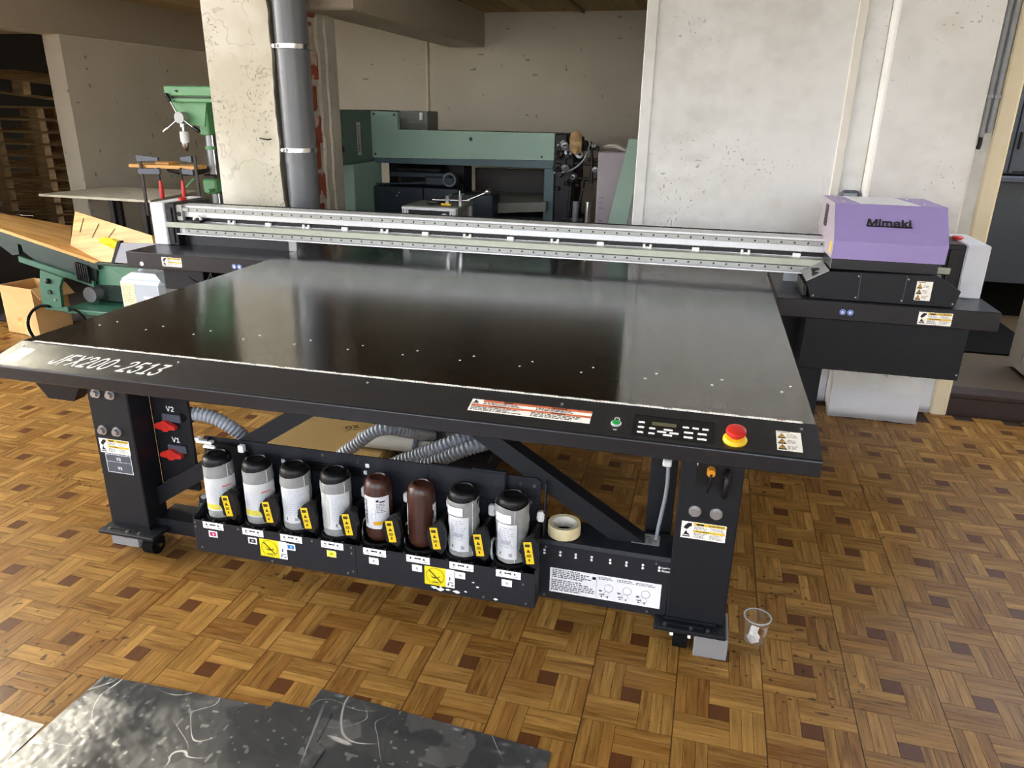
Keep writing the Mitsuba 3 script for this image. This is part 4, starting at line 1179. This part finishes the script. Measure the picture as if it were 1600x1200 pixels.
add(t + '__hose', corrugated([(1.00, .60, .18), (1.096, .60, .240), (1.176, .60, .280), (1.258, .60, .322), (1.32, .62, .345), (1.37, .70, .33), (1.38, .85, .26)], .026, .0165), 'hose_grey', smooth=True)
add(t + '__hose', corrugated([(1.10, .545, .19), (1.192, .55, .247), (1.268, .555, .284), (1.338, .56, .322), (1.40, .58, .345), (1.45, .68, .33), (1.46, .85, .25)], .026, .0165), 'hose_grey', smooth=True)

# ---------------------------------------------------------------- left: paper jogger, box, jerrycan
t = thing('paper_jogger', 'green paper jogger with a tilted beech top left of the printer', 'jogger')
add(t + '__table_top', slabquad([(-2.95, 2.60, .80), (-2.568, 2.85, .691), (-2.201, 2.435, .63), (-1.834, 2.312, .551), (-1.839, 2.3, .553), (-2.646, 2.3, .744), (-2.99, 2.33, .825)], (-.005, 0, -.022)), 'beech')
bb = add(t + '__back_board', slabquad([(-2.224, 2.555, .854), (-1.405, 2.321, .759), (-1.369, 2.282, .698), (-1.717, 2.287, .554), (-1.834, 2.312, .551), (-2.201, 2.435, .63)], (.003, .018, -.006)), 'beech')
for u in (.14, .36, .58):
    a_, b_ = np.array([-2.224, 2.555, .854]), np.array([-1.405, 2.321, .759])
    c_, d_ = np.array([-2.201, 2.435, .63]), np.array([-1.717, 2.287, .554])
    p0 = a_ + (b_ - a_) * u
    p1 = c_ + (d_ - c_) * u
    q0, q1 = p0 + (p1 - p0) * .12, p0 + (p1 - p0) * .55
    add(bb + '__slot', tube([q0 + [0, -.004, 0], q1 + [0, -.004, 0]], .0022, 6), 'dark_iron')
add(t + '__edge_rail', slabquad([(-2.99, 2.318, .80), (-1.86, 2.292, .535), (-1.86, 2.292, .500), (-2.99, 2.318, .74)], (0, .02, 0)), 'jogger_dark')
add(t + '__apron', slabquad([(-2.52, 2.315, .70), (-1.89, 2.315, .545), (-1.92, 2.315, .385), (-2.33, 2.315, .475), (-2.50, 2.315, .585)], (0, .015, 0)), 'jogger_dark')
add(t + '__lip', slabquad([(-2.53, 2.29, .555), (-1.915, 2.29, .415), (-1.92, 2.29, .375), (-2.53, 2.29, .515)], (0, .02, 0)), 'jogger_green')
add(t + '__wing', slabquad([(-2.95, 2.33, .77), (-2.55, 2.33, .68), (-2.56, 2.33, .56), (-2.62, 2.33, .55)], (0, .03, 0)), 'jogger_dark')
add(t + '__right_apron', slabquad([(-1.88, 2.33, .545), (-1.45, 2.20, .56), (-1.45, 2.20, .43), (-1.92, 2.33, .385)], (0, .02, 0)), 'jogger_green')
add(t + '__grille', cat(*[box(-2.04 + .018 * k, -2.028 + .018 * k, 2.275, 2.30, .42 - .004 * k, .545 - .004 * k, .002) for k in range(6)]), 'plastic_black')
pl = add(t + '__pivot_plate', prism([(-2.217, .503), (-2.042, .459), (-2.081, .391), (-2.095, .245), (-2.256, .245), (-2.246, .391)], 1, 2.155, 2.18), 'jogger_green')
add(pl + '__knob', lathe([(.018, 0), (.020, .012), (.012, .022), (0, .024)], (-2.16, 2.155, .43), 18, (0, -1, 0)), 'plastic_black', smooth=True)
add(pl + '__bolt', cyl((-2.168, 2.157, .352), (-2.168, 2.145, .352), .016, 16), 'jogger_dark', smooth=40)
add(pl + '__bolt', cyl((-2.134, 2.157, .298), (-2.134, 2.147, .298), .007, 12), 'steel', smooth=40)
add(t + '__base_plate', cat(box(-2.12, -1.68, 2.19, 2.70, .195, .228, .006), box(-2.25, -2.05, 2.16, 2.19, .215, .25, .004)), 'jogger_green')
add(t + '__base', cat(box(-2.10, -1.70, 2.33, 2.68, .0, .195, .01), box(-2.05, -1.72, 2.42, 2.66, .225, .45, .02)), 'jogger_dark')
add(t + '__motor', cyl((-2.02, 2.34, .30), (-2.02, 2.44, .30), .055, 22), 'galv', smooth=40)
add(t + '__cable', tube(spline([(-2.19, 2.15, .245), (-2.32, 2.13, .215), (-2.375, 2.115, .11), (-2.33, 2.10, .022), (-2.20, 2.08, .012)], 30), .010, 8), 'rubber', smooth=True)
add(t + '__cable', tube(spline([(-2.04, 2.17, .235), (-1.95, 2.17, .20), (-1.91, 2.18, .10), (-1.91, 2.19, .015)], 20), .008, 8), 'rubber', smooth=True)
add(t + '__stop_block', cat(slabquad([(-1.40, 2.03, .755), (-1.12, 2.03, .765), (-1.14, 2.03, .625), (-1.48, 2.03, .625)], (0, .012, 0))), 'grey_board')
add(t + '__stop_edge', slabquad([(-1.425, 2.028, .765), (-1.40, 2.028, .765), (-1.478, 2.028, .62), (-1.50, 2.028, .62)], (0, .03, 0)), 'plastic_black')
add(t + '__stop_rail', box(-1.62, -1.10, 2.02, 2.06, .600, .618, .003), 'jogger_dark')
t = thing('yellow_cloth', 'crumpled yellow cloth on the beech top beside the left end of the gantry', 'cloth')
m = trimesh.creation.icosphere(4, .07)
vv = m.vertices.copy()
nz = meshkit.fbm(vv * 30 + 5, 4, 2)
vv *= (0.55 + 0.9 * nz)[:, None]
vv[:, 0] *= 1.75
vv[:, 1] *= .5
vv[:, 2] *= .42
m.vertices = vv @ trimesh.transformations.euler_matrix(0, .12, -.15)[:3, :3].T + [-1.655, 2.245, .705]
scene[t] = PL(m, 'yellow_cloth', smooth=True)

t = thing('cardboard_box', 'open cardboard box standing on the floor under the green jogger', 'box')
bx0, bx1, by0, by1, bz = -2.665, -2.325, 2.195, 2.46, .352
yaw = trimesh.transformations.rotation_matrix(-.16, [0, 0, 1], [-2.5, 2.32, 0])
bxm = cat(box(bx0, bx1, by0, by0 + .006, .004, bz), box(bx0, bx1, by1 - .006, by1, .004, bz), box(bx0, bx0 + .006, by0, by1, .004, bz), box(bx1 - .006, bx1, by0, by1, .004, bz), box(bx0, bx1, by0, by1, .004, .01))
bxm.apply_transform(yaw)
add(t + '__box', bxm, 'cardboard')
fl = cat(slabquad([(bx1, by0, bz), (bx1, by1, bz), (bx1 + .08, by1, bz - .07), (bx1 + .08, by0, bz - .07)], (0, 0, .005)))
fl.apply_transform(yaw)
add(t + '__flap', fl, 'cardboard')
tp = box(-2.54, -2.49, by0 - .001, by0, .01, .13)
tp.apply_transform(yaw)
add(t + '__tape', tp, 'beech')
t = thing('pallet_plate', 'grey wooden board on the floor under the cardboard box', 'board')
scene[t] = PL(hull([(-2.73, 2.29, .001), (-2.28, 2.11, .001), (-2.2, 2.42, .001), (-2.6, 2.47, .001), (-2.73, 2.29, .004), (-2.28, 2.11, .004), (-2.2, 2.42, .004), (-2.6, 2.47, .004)]), 'grey_board')

t = thing('jerrycan', 'translucent white jerrycan with an orange label behind the left edge of the bed', 'jerrycan')
jx0, jx1, jy0, jy1 = -1.44, -1.10, 1.98, 2.20
body = [(jx0 + .01, jy0 + .01), (jx1 - .01, jy0 + .01), (jx1 - .01, jy1 - .01), (jx0 + .01, jy1 - .01)]
jb = cat(box(jx0, jx1, jy0, jy1, .20, .535, .03), hull([(jx0 + .02, jy0 + .02, .53), (jx1 - .02, jy0 + .02, .53), (jx1 - .02, jy1 - .02, .53), (jx0 + .02, jy1 - .02, .53), (jx0 + .08, jy0 + .05, .57), (jx1 - .08, jy0 + .05, .57), (jx1 - .08, jy1 - .05, .57), (jx0 + .08, jy1 - .05, .57)]))
add(t + '__body', jb, 'jerry', smooth=30)
add(t + '__handle', tube(spline([(jx0 + .10, 2.09, .565), (jx0 + .15, 2.09, .60), (jx0 + .26, 2.09, .605), (jx0 + .31, 2.09, .57)], 16), .016, 12), 'jerry', smooth=True)
label(t + '__paper_label', (jx0 + .03, jy0 - .0006, .36), EX, EZ, .10, .15, '#e6dfb0', dashes(.01, .02, .09, .13, 8, '#b9b28a', 101))
label(t + '__orange_label', (jx0 + .19, jy0 - .0006, .33), EX, EZ, .19, .10, '#d8dde2', [('t', 'XN', .0, .02, .055, '#c2562c', True, .09), ('p', [(.13, .02), (.19, .02), (.16, .075)], '#c9472f')])
t = thing('stool_base', 'low dark wooden stand under the jerrycan', 'stand')
add(t + '__seat', box(-1.56, -1.05, 1.95, 2.24, .17, .20, .004), 'dark_iron')
for x in (-1.54, -1.09):
    for y in (1.965, 2.205):
        add(t + '__leg', box(x, x + .025, y, y + .025, 0, .17, .002), 'dark_iron')

# ---------------------------------------------------------------- work table, drill press, clamps
t = thing('work_table', 'pale chipboard table top on dark legs behind the jogger', 'table')
add(t + '__top', hull([(x, y, z) for x, y in ((-2.992, 3.011), (-1.918, 2.975), (-2.03, 3.72), (-2.91, 3.72)) for z in (.882, .900)]), 'chipboard')
for x, y in ((-2.42, 3.10), (-2.08, 3.05), (-2.80, 3.60), (-2.12, 3.60)):
    add(t + '__leg', box(x, x + .04, y, y + .04, 0, .882, .003), 'dark_iron')

t = thing('drill_press', 'green pillar drill press standing left of the column', 'drill press')
px_, py_ = -1.435, 3.12
add(t + '__pillar', cyl((px_, py_, .05), (px_, py_, 1.50), .034, 26), 'galv', smooth=40)
add(t + '__collar', lathe([(.036, -.012), (.043, -.012), (.043, .012), (.036, .012)], (px_, py_, 1.29), 26), 'green_paint', smooth=30)
add(t + '__foot', cat(box(-1.62, -1.25, 2.92, 3.32, 0, .05, .01), lathe([(.07, .05), (.06, .10), (.04, .13)], (px_, py_, 0), 24)), 'green_paint')
hdm = add(t + '__head', cat(hull([(-1.62, 3.05, 1.46), (-1.42, 3.05, 1.44), (-1.42, 3.19, 1.44), (-1.68, 3.19, 1.46), (-1.69, 3.05, 1.615), (-1.38, 3.05, 1.615), (-1.38, 3.19, 1.615), (-1.69, 3.19, 1.615)]), box(-1.475, -1.395, 3.06, 3.18, 1.38, 1.62, .008)), 'green_paint')
add(t + '__belt_cover', cat(box(-1.69, -1.10, 3.00, 3.24, 1.645, 1.715, .008)), 'green_paint')
add(t + '__belt_base', cat(box(-1.665, -1.12, 3.01, 3.23, 1.605, 1.636, .006)), 'green_paint')
add(t + '__cover_gap', box(-1.68, -1.12, 3.012, 3.228, 1.634, 1.647), 'dark_iron')
add(t + '__motor', cat(cyl((-1.18, 3.12, 1.38), (-1.18, 3.12, 1.60), .08, 26)), 'green_paint', smooth=40)
add(t + '__cover_screw', cyl((-1.58, 3.0, 1.68), (-1.58, 2.992, 1.68), .008, 12), 'plastic_black')
add(t + '__pinion_hub', cat(cyl((-1.575, 3.05, 1.50), (-1.575, 2.98, 1.50), .040, 24)), 'alu_dull', smooth=40)
for q, ang in enumerate((2.05, 3.75, 5.75)):
    e = np.array([-1.575 + .15 * math.cos(ang), 2.985, 1.50 + .15 * math.sin(ang)])
    s_ = np.array([-1.575 + .03 * math.cos(ang), 2.99, 1.50 + .03 * math.sin(ang)])
    add(t + '__feed_handle', cyl(s_, e, .0065, 10), 'steel', smooth=40)
    add(t + '__handle_knob', lathe([(.006, -.03), (.013, -.02), (.014, .02), (.008, .035), (0, .036)], e, 12, e - s_), 'plastic_black' if q != 1 else 'steel', smooth=True)
add(t + '__quill', cat(cyl((-1.652, 3.12, 1.47), (-1.652, 3.12, 1.43), .026, 20), cyl((-1.652, 3.12, 1.43), (-1.652, 3.12, 1.36), .014, 16)), 'steel', smooth=40)
add(t + '__chuck', lathe([(0, 1.40), (.028, 1.40), (.033, 1.395), (.033, 1.335), (.029, 1.32)], (-1.652, 3.12, 0), 24), 'white_plastic', smooth=40)
add(t + '__chuck_jaws', cat(lathe([(.027, 1.32), (.026, 1.30), (.014, 1.268), (.004, 1.262), (0, 1.262)], (-1.652, 3.12, 0), 20), cyl((-1.652, 3.12, 1.30), (-1.705, 3.09, 1.29), .005, 8), cyl((-1.705, 3.09, 1.29), (-1.73, 3.09, 1.262), .004, 8)), 'chrome', smooth=40)
add(t + '__table', cat(lathe([(0, 1.095), (.06, 1.09), (.155, 1.118), (.16, 1.135), (.16, 1.145), (0, 1.145)], (-1.615, 3.08, 0), 36), box(-1.50, -1.40, 3.07, 3.17, 1.00, 1.10, .01)), 'dark_iron', smooth=35)
add(t + '__table_bracket', cat(box(-1.50, -1.385, 3.05, 3.19, .96, 1.07, .012), cyl((-1.56, 3.05, 1.07), (-1.66, 3.02, .97), .008, 8), cyl((-1.40, 3.04, .99), (-1.40, 2.97, .99), .014, 12)), 'green_paint')
add(t + '__rack', box(-1.412, -1.398, 3.10, 3.14, .6, 1.40), 'steel')

t = thing('wood_plank', 'short wooden plank clamped onto the drill press table', 'plank')
scene[t] = PL(cat(box(-1.985, -1.425, 2.88, 3.03, 1.1455, 1.171, .003)), 'beech')
for k, (s, y, lab) in enumerate(((.0, 2.90, 'longer plank piece'), )):
    t = thing('wood_offcut', 'small wooden block lying on the clamped plank', 'block')
    scene[t] = PL(box(-1.78, -1.66, 2.91, 3.02, 1.1715, 1.191, .003), 'beech')


def clamp(key, lab, x, y, zt, zb, d):
    t_ = thing(key, lab, 'clamp', None)
    add(t_ + '__bar', box(x - .011, x + .011, y - .005, y + .005, zb, zt, .001), 'dark_iron')
    add(t_ + '__fixed_arm', hull([(x - .02, y - .013, zt), (x - .02, y + .013, zt), (x + d, y - .010, zt - .012), (x + d, y + .010, zt - .012), (x - .02, y - .013, zt - .045), (x - .02, y + .013, zt - .045), (x + d, y - .010, zt - .034), (x + d, y + .010, zt - .034)]), 'slate_plastic')
    zm = zt - .115
    add(t_ + '__sliding_arm', hull([(x - .022, y - .013, zm + .018), (x - .022, y + .013, zm + .018), (x + d, y - .010, zm + .022), (x + d, y + .010, zm + .022), (x - .022, y - .013, zm - .018), (x - .022, y + .013, zm - .018), (x + d, y - .010, zm - .014), (x + d, y + .010, zm - .014)]), 'slate_plastic')
    add(t_ + '__spindle', cyl((x + d - .014, y, zm - .07), (x + d - .014, y, zt - .085 + .0), .008, 10), 'dark_iron', smooth=40)
    add(t_ + '__handle', lathe([(0, 0), (.013, .004), (.017, .05), (.013, .10), (.010, .135), (0, .137)], (x + d - .012, y, zm - .195), 16), 'red_plastic', smooth=40)


clamp('bar_clamp', 'bar clamp with a red handle on the free end of the plank, left one', -1.865, 2.865, 1.238, .80, .16)
clamp('bar_clamp_001', 'bar clamp with a red handle close to the drill press pillar', -1.40, 2.865, 1.245, .872, -.115)
t = thing('tool_box', 'dark flat tool case on the floor stand behind the gantry end', 'case')
add(t + '__case', box(-1.66, -1.15, 2.72, 3.00, .60, .86, .006), 'frame_black')
add(t + '__paper', box(-1.42, -1.30, 2.74, 2.84, .8605, .866), 'white_plastic')
t = thing('case_stand', 'dark stand carrying the tool case', 'stand')
scene[t] = PL(box(-1.64, -1.17, 2.74, 2.90, 0, .60, .01), 'dark_iron')

# ---------------------------------------------------------------- pallets in the bay
PX0, PX1, PY = -7.0, -5.15, 5.75
pz = [0.0]
for k in range(11):
    z0 = .140 * k
    t = thing('pallet' if k == 0 else f'pallet_{k:03d}', ['lowest', 'second lowest', 'third', 'fourth', 'fifth', 'sixth', 'seventh', 'eighth', 'ninth', 'tenth', 'topmost level'][k] + ' wooden pallet of the dark stack, counted from the floor', 'pallet', 'stacked pallets in the dark bay')
    for x in (PX1 - .62, PX1 - 1.30, PX1 - .10):
        add(t + '__block', box(x, x + (.13 if x < PX1 - .2 else .09), PY + .012, PY + .11, z0, z0 + .117), 'pallet_wood')
    for x in (PX1 - .62, PX1 - 1.30):
        add(t + '__block', box(x, x + .13, PY + .95, PY + 1.05, z0, z0 + .117), 'pallet_wood')
    add(t + '__deck_board', box(PX0, PX1, PY, PY + .10, z0 + .117, z0 + .1395, .002), 'pallet_wood')
    for y in np.arange(PY + .24, PY + 1.2, .24):
        add(t + '__deck_board', box(PX0, PX1, y, y + .12, z0 + .120, z0 + .1395, .002), 'pallet_wood')
    for q, x in enumerate((PX1 - 1.05, PX1 - .95, PX1 - .84)):
        add(t + '__inner_slat', box(x, x + .07, PY + .30, PY + .33, z0 + .02, z0 + .117), 'pallet_wood')
t = thing('pallet_011', 'tilted wooden pallet lying askew on top of the dark stack', 'pallet')
tl = trimesh.transformations.euler_matrix(.05, .10, .12)
for kk_, m in [('deck_board', box(-.95 + .0, .55, -.55 + .2 * q, -.43 + .2 * q, .09, .112, .002)) for q in range(6)] + [('block', box(-.08 + .7 * q, .06 + .7 * q, -.55, -.43, -.06, .09)) for q in (-1, 0)] + [('bottom_board', box(-.95, .55, -.55, -.43, -.08, -.06))]:
    m.apply_transform(tl)
    m.apply_translation([-5.95, 6.35, 1.76])
    add(t + '__' + kk_, m, 'pallet_wood')

# ---------------------------------------------------------------- the green press at the back
t = thing('green_press', 'old green paper press machine standing in the back room', 'machine')
lf = add(t + '__left_housing', box(-1.05, -.437, 3.22, 4.40, 1.185, 1.572, .006), 'press_dark')
label(lf + '__sticker', (-.4362, 3.52, 1.245), (0, 1, 0), EZ, .065, .24, '#a9a59c', dashes(.012, .02, .055, .22, 10, '#6a6760', 111))
add(lf + '__knob', cyl((-.437, 3.26, 1.30), (-.425, 3.26, 1.30), .018, 16), 'plastic_black')
add(t + '__front_cover', prism([(-.437, 1.215), (-.437, 1.566), (-.213, 1.562), (-.213, 1.432), (1.045, 1.432), (1.045, 1.238)], 1, 3.79, 3.84), 'press_green')
for x, z in ((-.41, 1.545), (-.24, 1.54), (-.41, 1.245), (.95, 1.26)):
    add(t + '__screw', cyl((x, 3.79, z), (x, 3.783, z), .008, 10), 'dark_iron')
add(t + '__cover_hole', cyl((.388, 3.79, 1.375), (.388, 3.784, 1.375), .014, 16), 'plastic_black')
add(t + '__beam_body', box(-.437, 1.09, 3.85, 4.30, 1.20, 1.425, .004), 'press_dark')
add(t + '__beam_sill', box(-.437, 1.045, 3.80, 3.86, 1.175, 1.236, .003), 'press_sill')
add(t + '__rear_box', box(-.30, -.06, 4.05, 4.30, 1.40, 1.57, .004), 'press_grey')
add(t + '__rear_latch', box(-.125, -.10, 4.035, 4.05, 1.50, 1.56, .003), 'white_plastic')
add(t + '__lower_cabinet', box(-.70, -.42, 3.40, 3.92, 0.0, 1.185, .006), 'press_green')
add(t + '__right_post', box(.965, 1.045, 3.82, 3.98, .75, 1.178, .004), 'press_sill')
add(t + '__table', cat(hull([(.20, 3.75, .80), (1.00, 3.75, .86), (1.05, 4.4, .86), (.20, 4.4, .86), (.20, 3.75, .88), (1.00, 3.75, .93), (1.05, 4.4, .93), (.20, 4.4, .93)])), 'press_grey')
add(t + '__drawer', box(-.42, .0, 3.74, 3.90, .62, 1.0, .004), 'press_navy')
add(t + '__drawer', box(.005, .30, 3.745, 3.90, .62, 1.0, .004), 'press_navy')
add(t + '__side_bin', box(.30, .62, 3.60, 3.80, .70, .98, .006), 'press_navy')
for x, z in ((-.22, .93), (.10, .925), (-.20, .955)):
    add(t + '__drawer_knob', lathe([(.008, 0), (.010, .010), (0, .014)], (x, 3.743, z), 12, (0, -1, 0)), 'chrome', smooth=True)
add(t + '__gripper_bar', cat(box(-.28, .22, 3.76, 3.86, 1.075, 1.115, .006), box(.02, .26, 3.74, 3.88, 1.02, 1.09, .010), hull([(-.40, 3.75, 1.01), (.22, 3.75, 1.04), (.22, 3.9, 1.04), (-.40, 3.9, 1.01), (-.40, 3.75, 1.02), (.22, 3.75, 1.06), (.22, 3.9, 1.06)])), 'press_navy')
add(t + '__gripper_arc', lathe([(.04, -.01), (.055, -.01), (.055, .01), (.04, .01)], (.23, 3.735, 1.07), 24, (0, -1, 0)), 'slate_plastic', smooth=30)
add(t + '__inner_mechanism', cat(box(-.437, .24, 4.10, 4.30, .60, 1.19, .01), box(-.30, .10, 3.95, 4.10, .95, 1.16, .03)), 'plastic_black')
add(t + '__back_plate', box(.24, .90, 4.38, 4.42, .90, 1.12, .003), 'dark_iron')
add(t + '__underframe', box(-.42, 1.00, 3.90, 4.40, 0.0, .80, .01), 'frame_black')
add(t + '__delivery_unit', cat(box(1.05, 1.20, 3.80, 4.25, .55, 1.40, .01), box(1.05, 1.14, 3.78, 4.28, 1.18, 1.425, .004)), 'frame_black')
add(t + '__roller', cyl((1.06, 3.86, .80), (1.30, 3.82, .80), .05, 20), 'plastic_black', smooth=40)
rr_ = random.Random(5)
for k in range(26):
    x, z = 1.08 + .30 * rr_.random() ** 1.3, 1.02 + .36 * rr_.random()
    r_ = rr_.uniform(.012, .035)
    add(t + '__wheel', lathe([(r_ * .4, -.02), (r_, -.016), (r_, .016), (r_ * .4, .02)], (x, 3.70 + .07 * rr_.random(), z), 16, (rr_.uniform(-.4, .4), -1, rr_.uniform(-.3, .3))), 'dark_iron' if k % 3 else 'galv', smooth=30)
for k, (a_, b_) in enumerate((((1.15, 3.8, 1.35), (1.36, 3.8, 1.33)), ((1.33, 3.78, 1.38), (1.34, 3.78, 1.08)), ((1.20, 3.8, 1.22), (1.44, 3.8, 1.22)), ((1.16, 3.8, 1.12), (1.42, 3.8, 1.10)), ((1.28, 3.8, 1.10), (1.22, 3.82, .72)), ((1.18, 3.8, 1.05), (1.16, 3.8, .60)), ((1.30, 3.8, 1.25), (1.45, 3.78, 1.25)))):
    add(t + '__rod', cyl(a_, b_, .012, 10), 'dark_iron', smooth=40)
add(t + '__end_drum', lathe([(.0, 0), (.055, 0), (.055, .075), (.050, .08), (0, .08)], (1.42, 3.79, 1.205), 22, (1, 0, 0)), 'plastic_black', smooth=35)
add(t + '__rod_wheel', lathe([(.04, -.006), (.050, -.006), (.050, .006), (.04, .006)], (1.31, 3.77, 1.07), 24, (.2, -1, .2)), 'dark_iron', smooth=40)
add(t + '__hose', tube(spline([(1.05, 3.77, 1.15), (1.14, 3.75, 1.16), (1.24, 3.75, 1.21), (1.30, 3.76, 1.30), (1.31, 3.77, 1.36)], 24), .006, 8), 'hose_grey', smooth=True)
t = thing('paper_bag', 'crumpled brown paper wad stuck on top of the press mechanism', 'paper')
m = trimesh.creation.icosphere(3, .055)
m.vertices = m.vertices * (0.7 + .6 * meshkit.fbm(m.vertices * 30, 3, 4))[:, None] * [.9, .6, 1.5] + [1.235, 3.63, 1.375]
scene[t] = PL(m, 'pallet_wood', smooth=False)

t = thing('alu_cart', 'aluminium-profile cart with a dark top behind the gantry', 'cart')
for x in (.25, .58):
    for y in (2.70, 3.02):
        pk = add(t + '__post', box(x, x + .045, y, y + .045, 0, .965, .003), 'alu')
        for dx in (.012, .030):
            add(pk + '__groove', box(x + dx, x + dx + .004, y - .0006, y + .001, .02, .96), 'plastic_black')
add(t + '__front_rail', box(.25, .625, 2.695, 2.74, .965, .985, .002), 'alu')
add(t + '__top', box(.25, .63, 2.74, 3.07, .968, .986, .002), 'press_grey')
add(t + '__front_panel', box(.295, .58, 2.715, 2.725, .45, .965, .002), 'plastic_black')
add(t + '__front_knob', lathe([(.022, 0), (.022, .006), (.014, .010), (0, .011)], (.545, 2.714, .93), 20, (0, -1, 0)), 'galv', smooth=30)
add(t + '__side_panel', box(.60, .606, 2.75, 3.02, .30, .96, .002), 'press_grey')
add(t + '__shelf', box(.26, .62, 2.72, 3.05, .20, .22, .002), 'press_grey')
t = thing('toggle_clamp', 'chrome toggle clamp with a long lever on the aluminium cart', 'clamp')
add(t + '__base', cat(box(.40, .53, 2.80, 2.90, .987, .995, .002), box(.37, .46, 2.84, 2.98, .987, 1.02, .01)), 'dark_iron')
add(t + '__bracket', box(.52, .545, 2.80, 2.86, .987, 1.055, .003), 'chrome')
add(t + '__bracket', box(.61, .632, 2.80, 2.86, .987, 1.065, .003), 'chrome')
add(t + '__plunger', cyl((.42, 2.83, 1.02), (.68, 2.83, 1.025), .008, 12), 'chrome', smooth=40)
add(t + '__lever', cat(cyl((.66, 2.83, 1.025), (.80, 2.83, 1.085), .009, 12), lathe([(.009, -.02), (.020, 0), (.020, .012), (0, .028)], (.80, 2.83, 1.085), 16, (.14, 0, .06))), 'chrome', smooth=40)
add(t + '__pin', cyl((.62, 2.80, 1.05), (.62, 2.80, 1.09), .005, 8), 'brick' if False else 'steel', smooth=40)
add(t + '__spacer', box(.49, .56, 2.79, 2.80, .990, 1.005, .003), 'yellow_plastic')

t = thing('leaning_sheet', 'pale green metal panel leaning against the white pier wall', 'panel')
scene[t] = PL(slabquad([(1.700, 2.80, 1.44), (1.790, 2.80, 1.43), (1.640, 2.62, .30), (1.50, 2.62, .31)], (.012, .012, 0)), 'pale_green')
t = thing('tall_carton', 'pale carton with small red print standing by the back wall', 'carton')
add(t + '__body', box(1.435, 1.72, 3.40, 3.62, 0, 1.325, .004), 'carton_white')
for q, z in enumerate((1.01, .975, .94, .85, .815, .78)):
    label(t + '__print', (1.455, 3.3994, z), EX, EZ, .055, .018, '#a39b9f', [('t', ('FRG', 'NR 1', 'MOD', 'FRG', 'NR 2', 'MOD')[q], .004, .003, .011, '#5d3540', True)])
t = thing('folded_paper', 'curled sheets of paper lying on the tall pale carton', 'paper')
m = box(1.46, 1.66, 3.42, 3.60, 1.330, 1.333).subdivide().subdivide().subdivide()
m.vertices[:, 2] += .03 * np.abs(np.sin((m.vertices[:, 0] - 1.40) * 14)) + .01 * np.sin(m.vertices[:, 1] * 30) + .002
scene[t] = PL(m, 'paper', smooth=40)
for k, (x, mt, lab) in enumerate(((1.288, 'pvc_grey', 'pale grey tube standing left of the tall carton'), (1.375, 'chrome', 'shiny tube standing between the grey tube and the tall carton'))):
    t = thing('tube' if k == 0 else 'tube_001', lab, 'tube')
    scene[t] = PL(cyl((x, 3.42, 0), (x, 3.42, .985), .022, 20), mt, smooth=40)
# ---------------------------------------------------------------- side room on the right
t = thing('cupboard', 'grey two-door wall cupboard in the side room', 'cupboard')
add(t + '__carcass', box(3.90, 4.90, 4.52, 5.0, 1.20, 2.3, .004), 'cupboard')
for x0, x1 in ((3.91, 4.335), (4.345, 4.89)):
    dk = add(t + '__door', box(x0, x1, 4.50, 4.52, 1.21, 2.29, .003), 'cupboard')
    add(dk + '__handle', box(x1 - .04 if x0 < 4 else x0 + .02, x1 - .025 if x0 < 4 else x0 + .035, 4.485, 4.50, 1.38, 1.50, .003), 'plastic_black')
    add(dk + '__pull', box(x1 - .12 if x0 < 4 else x0 + .03, x1 - .03 if x0 < 4 else x0 + .12, 4.49, 4.50, 1.215, 1.225), 'plastic_black')
t = thing('cupboard_001', 'grey base cabinet under the wall cupboard in the side room', 'cupboard')
add(t + '__carcass', box(3.90, 4.95, 4.45, 5.0, .40, 1.15, .004), 'cupboard')
add(t + '__plinth', box(3.92, 4.93, 4.55, 5.0, .126, .40, .003), 'rubber')
add(t + '__worktop', box(3.88, 4.97, 4.40, 5.0, 1.15, 1.19, .004), 'slate_plastic')
t = thing('rubber_mat', 'black mat on the raised floor of the side room', 'mat')
scene[t] = PL(box(3.64, 4.45, 3.35, 4.42, .126, .138, .002), 'rubber')
t = thing('appliance', 'cream metal appliance at the right edge of the doorway', 'appliance')
add(t + '__cabinet', hull([(4.134, 3.126, z) for z in (.15, 1.05)] + [(4.134, 2.78, z) for z in (.15, 1.05)] + [(4.75, 3.126, z) for z in (.15, 1.05)] + [(4.75, 2.78, z) for z in (.15, 1.05)]), 'appliance')
add(t + '__foot', box(4.16, 4.70, 2.82, 3.10, .125, .15, .003), 'slate_plastic')
add(t + '__seam', box(4.131, 4.135, 2.93, 2.936, .16, 1.04), 'grey_plastic')
add(t + '__handle', tube(spline([(4.134, 2.90, .62), (4.10, 2.88, .60), (4.10, 2.86, .45), (4.134, 2.85, .42)], 14), .010, 8), 'white_plastic', smooth=True)
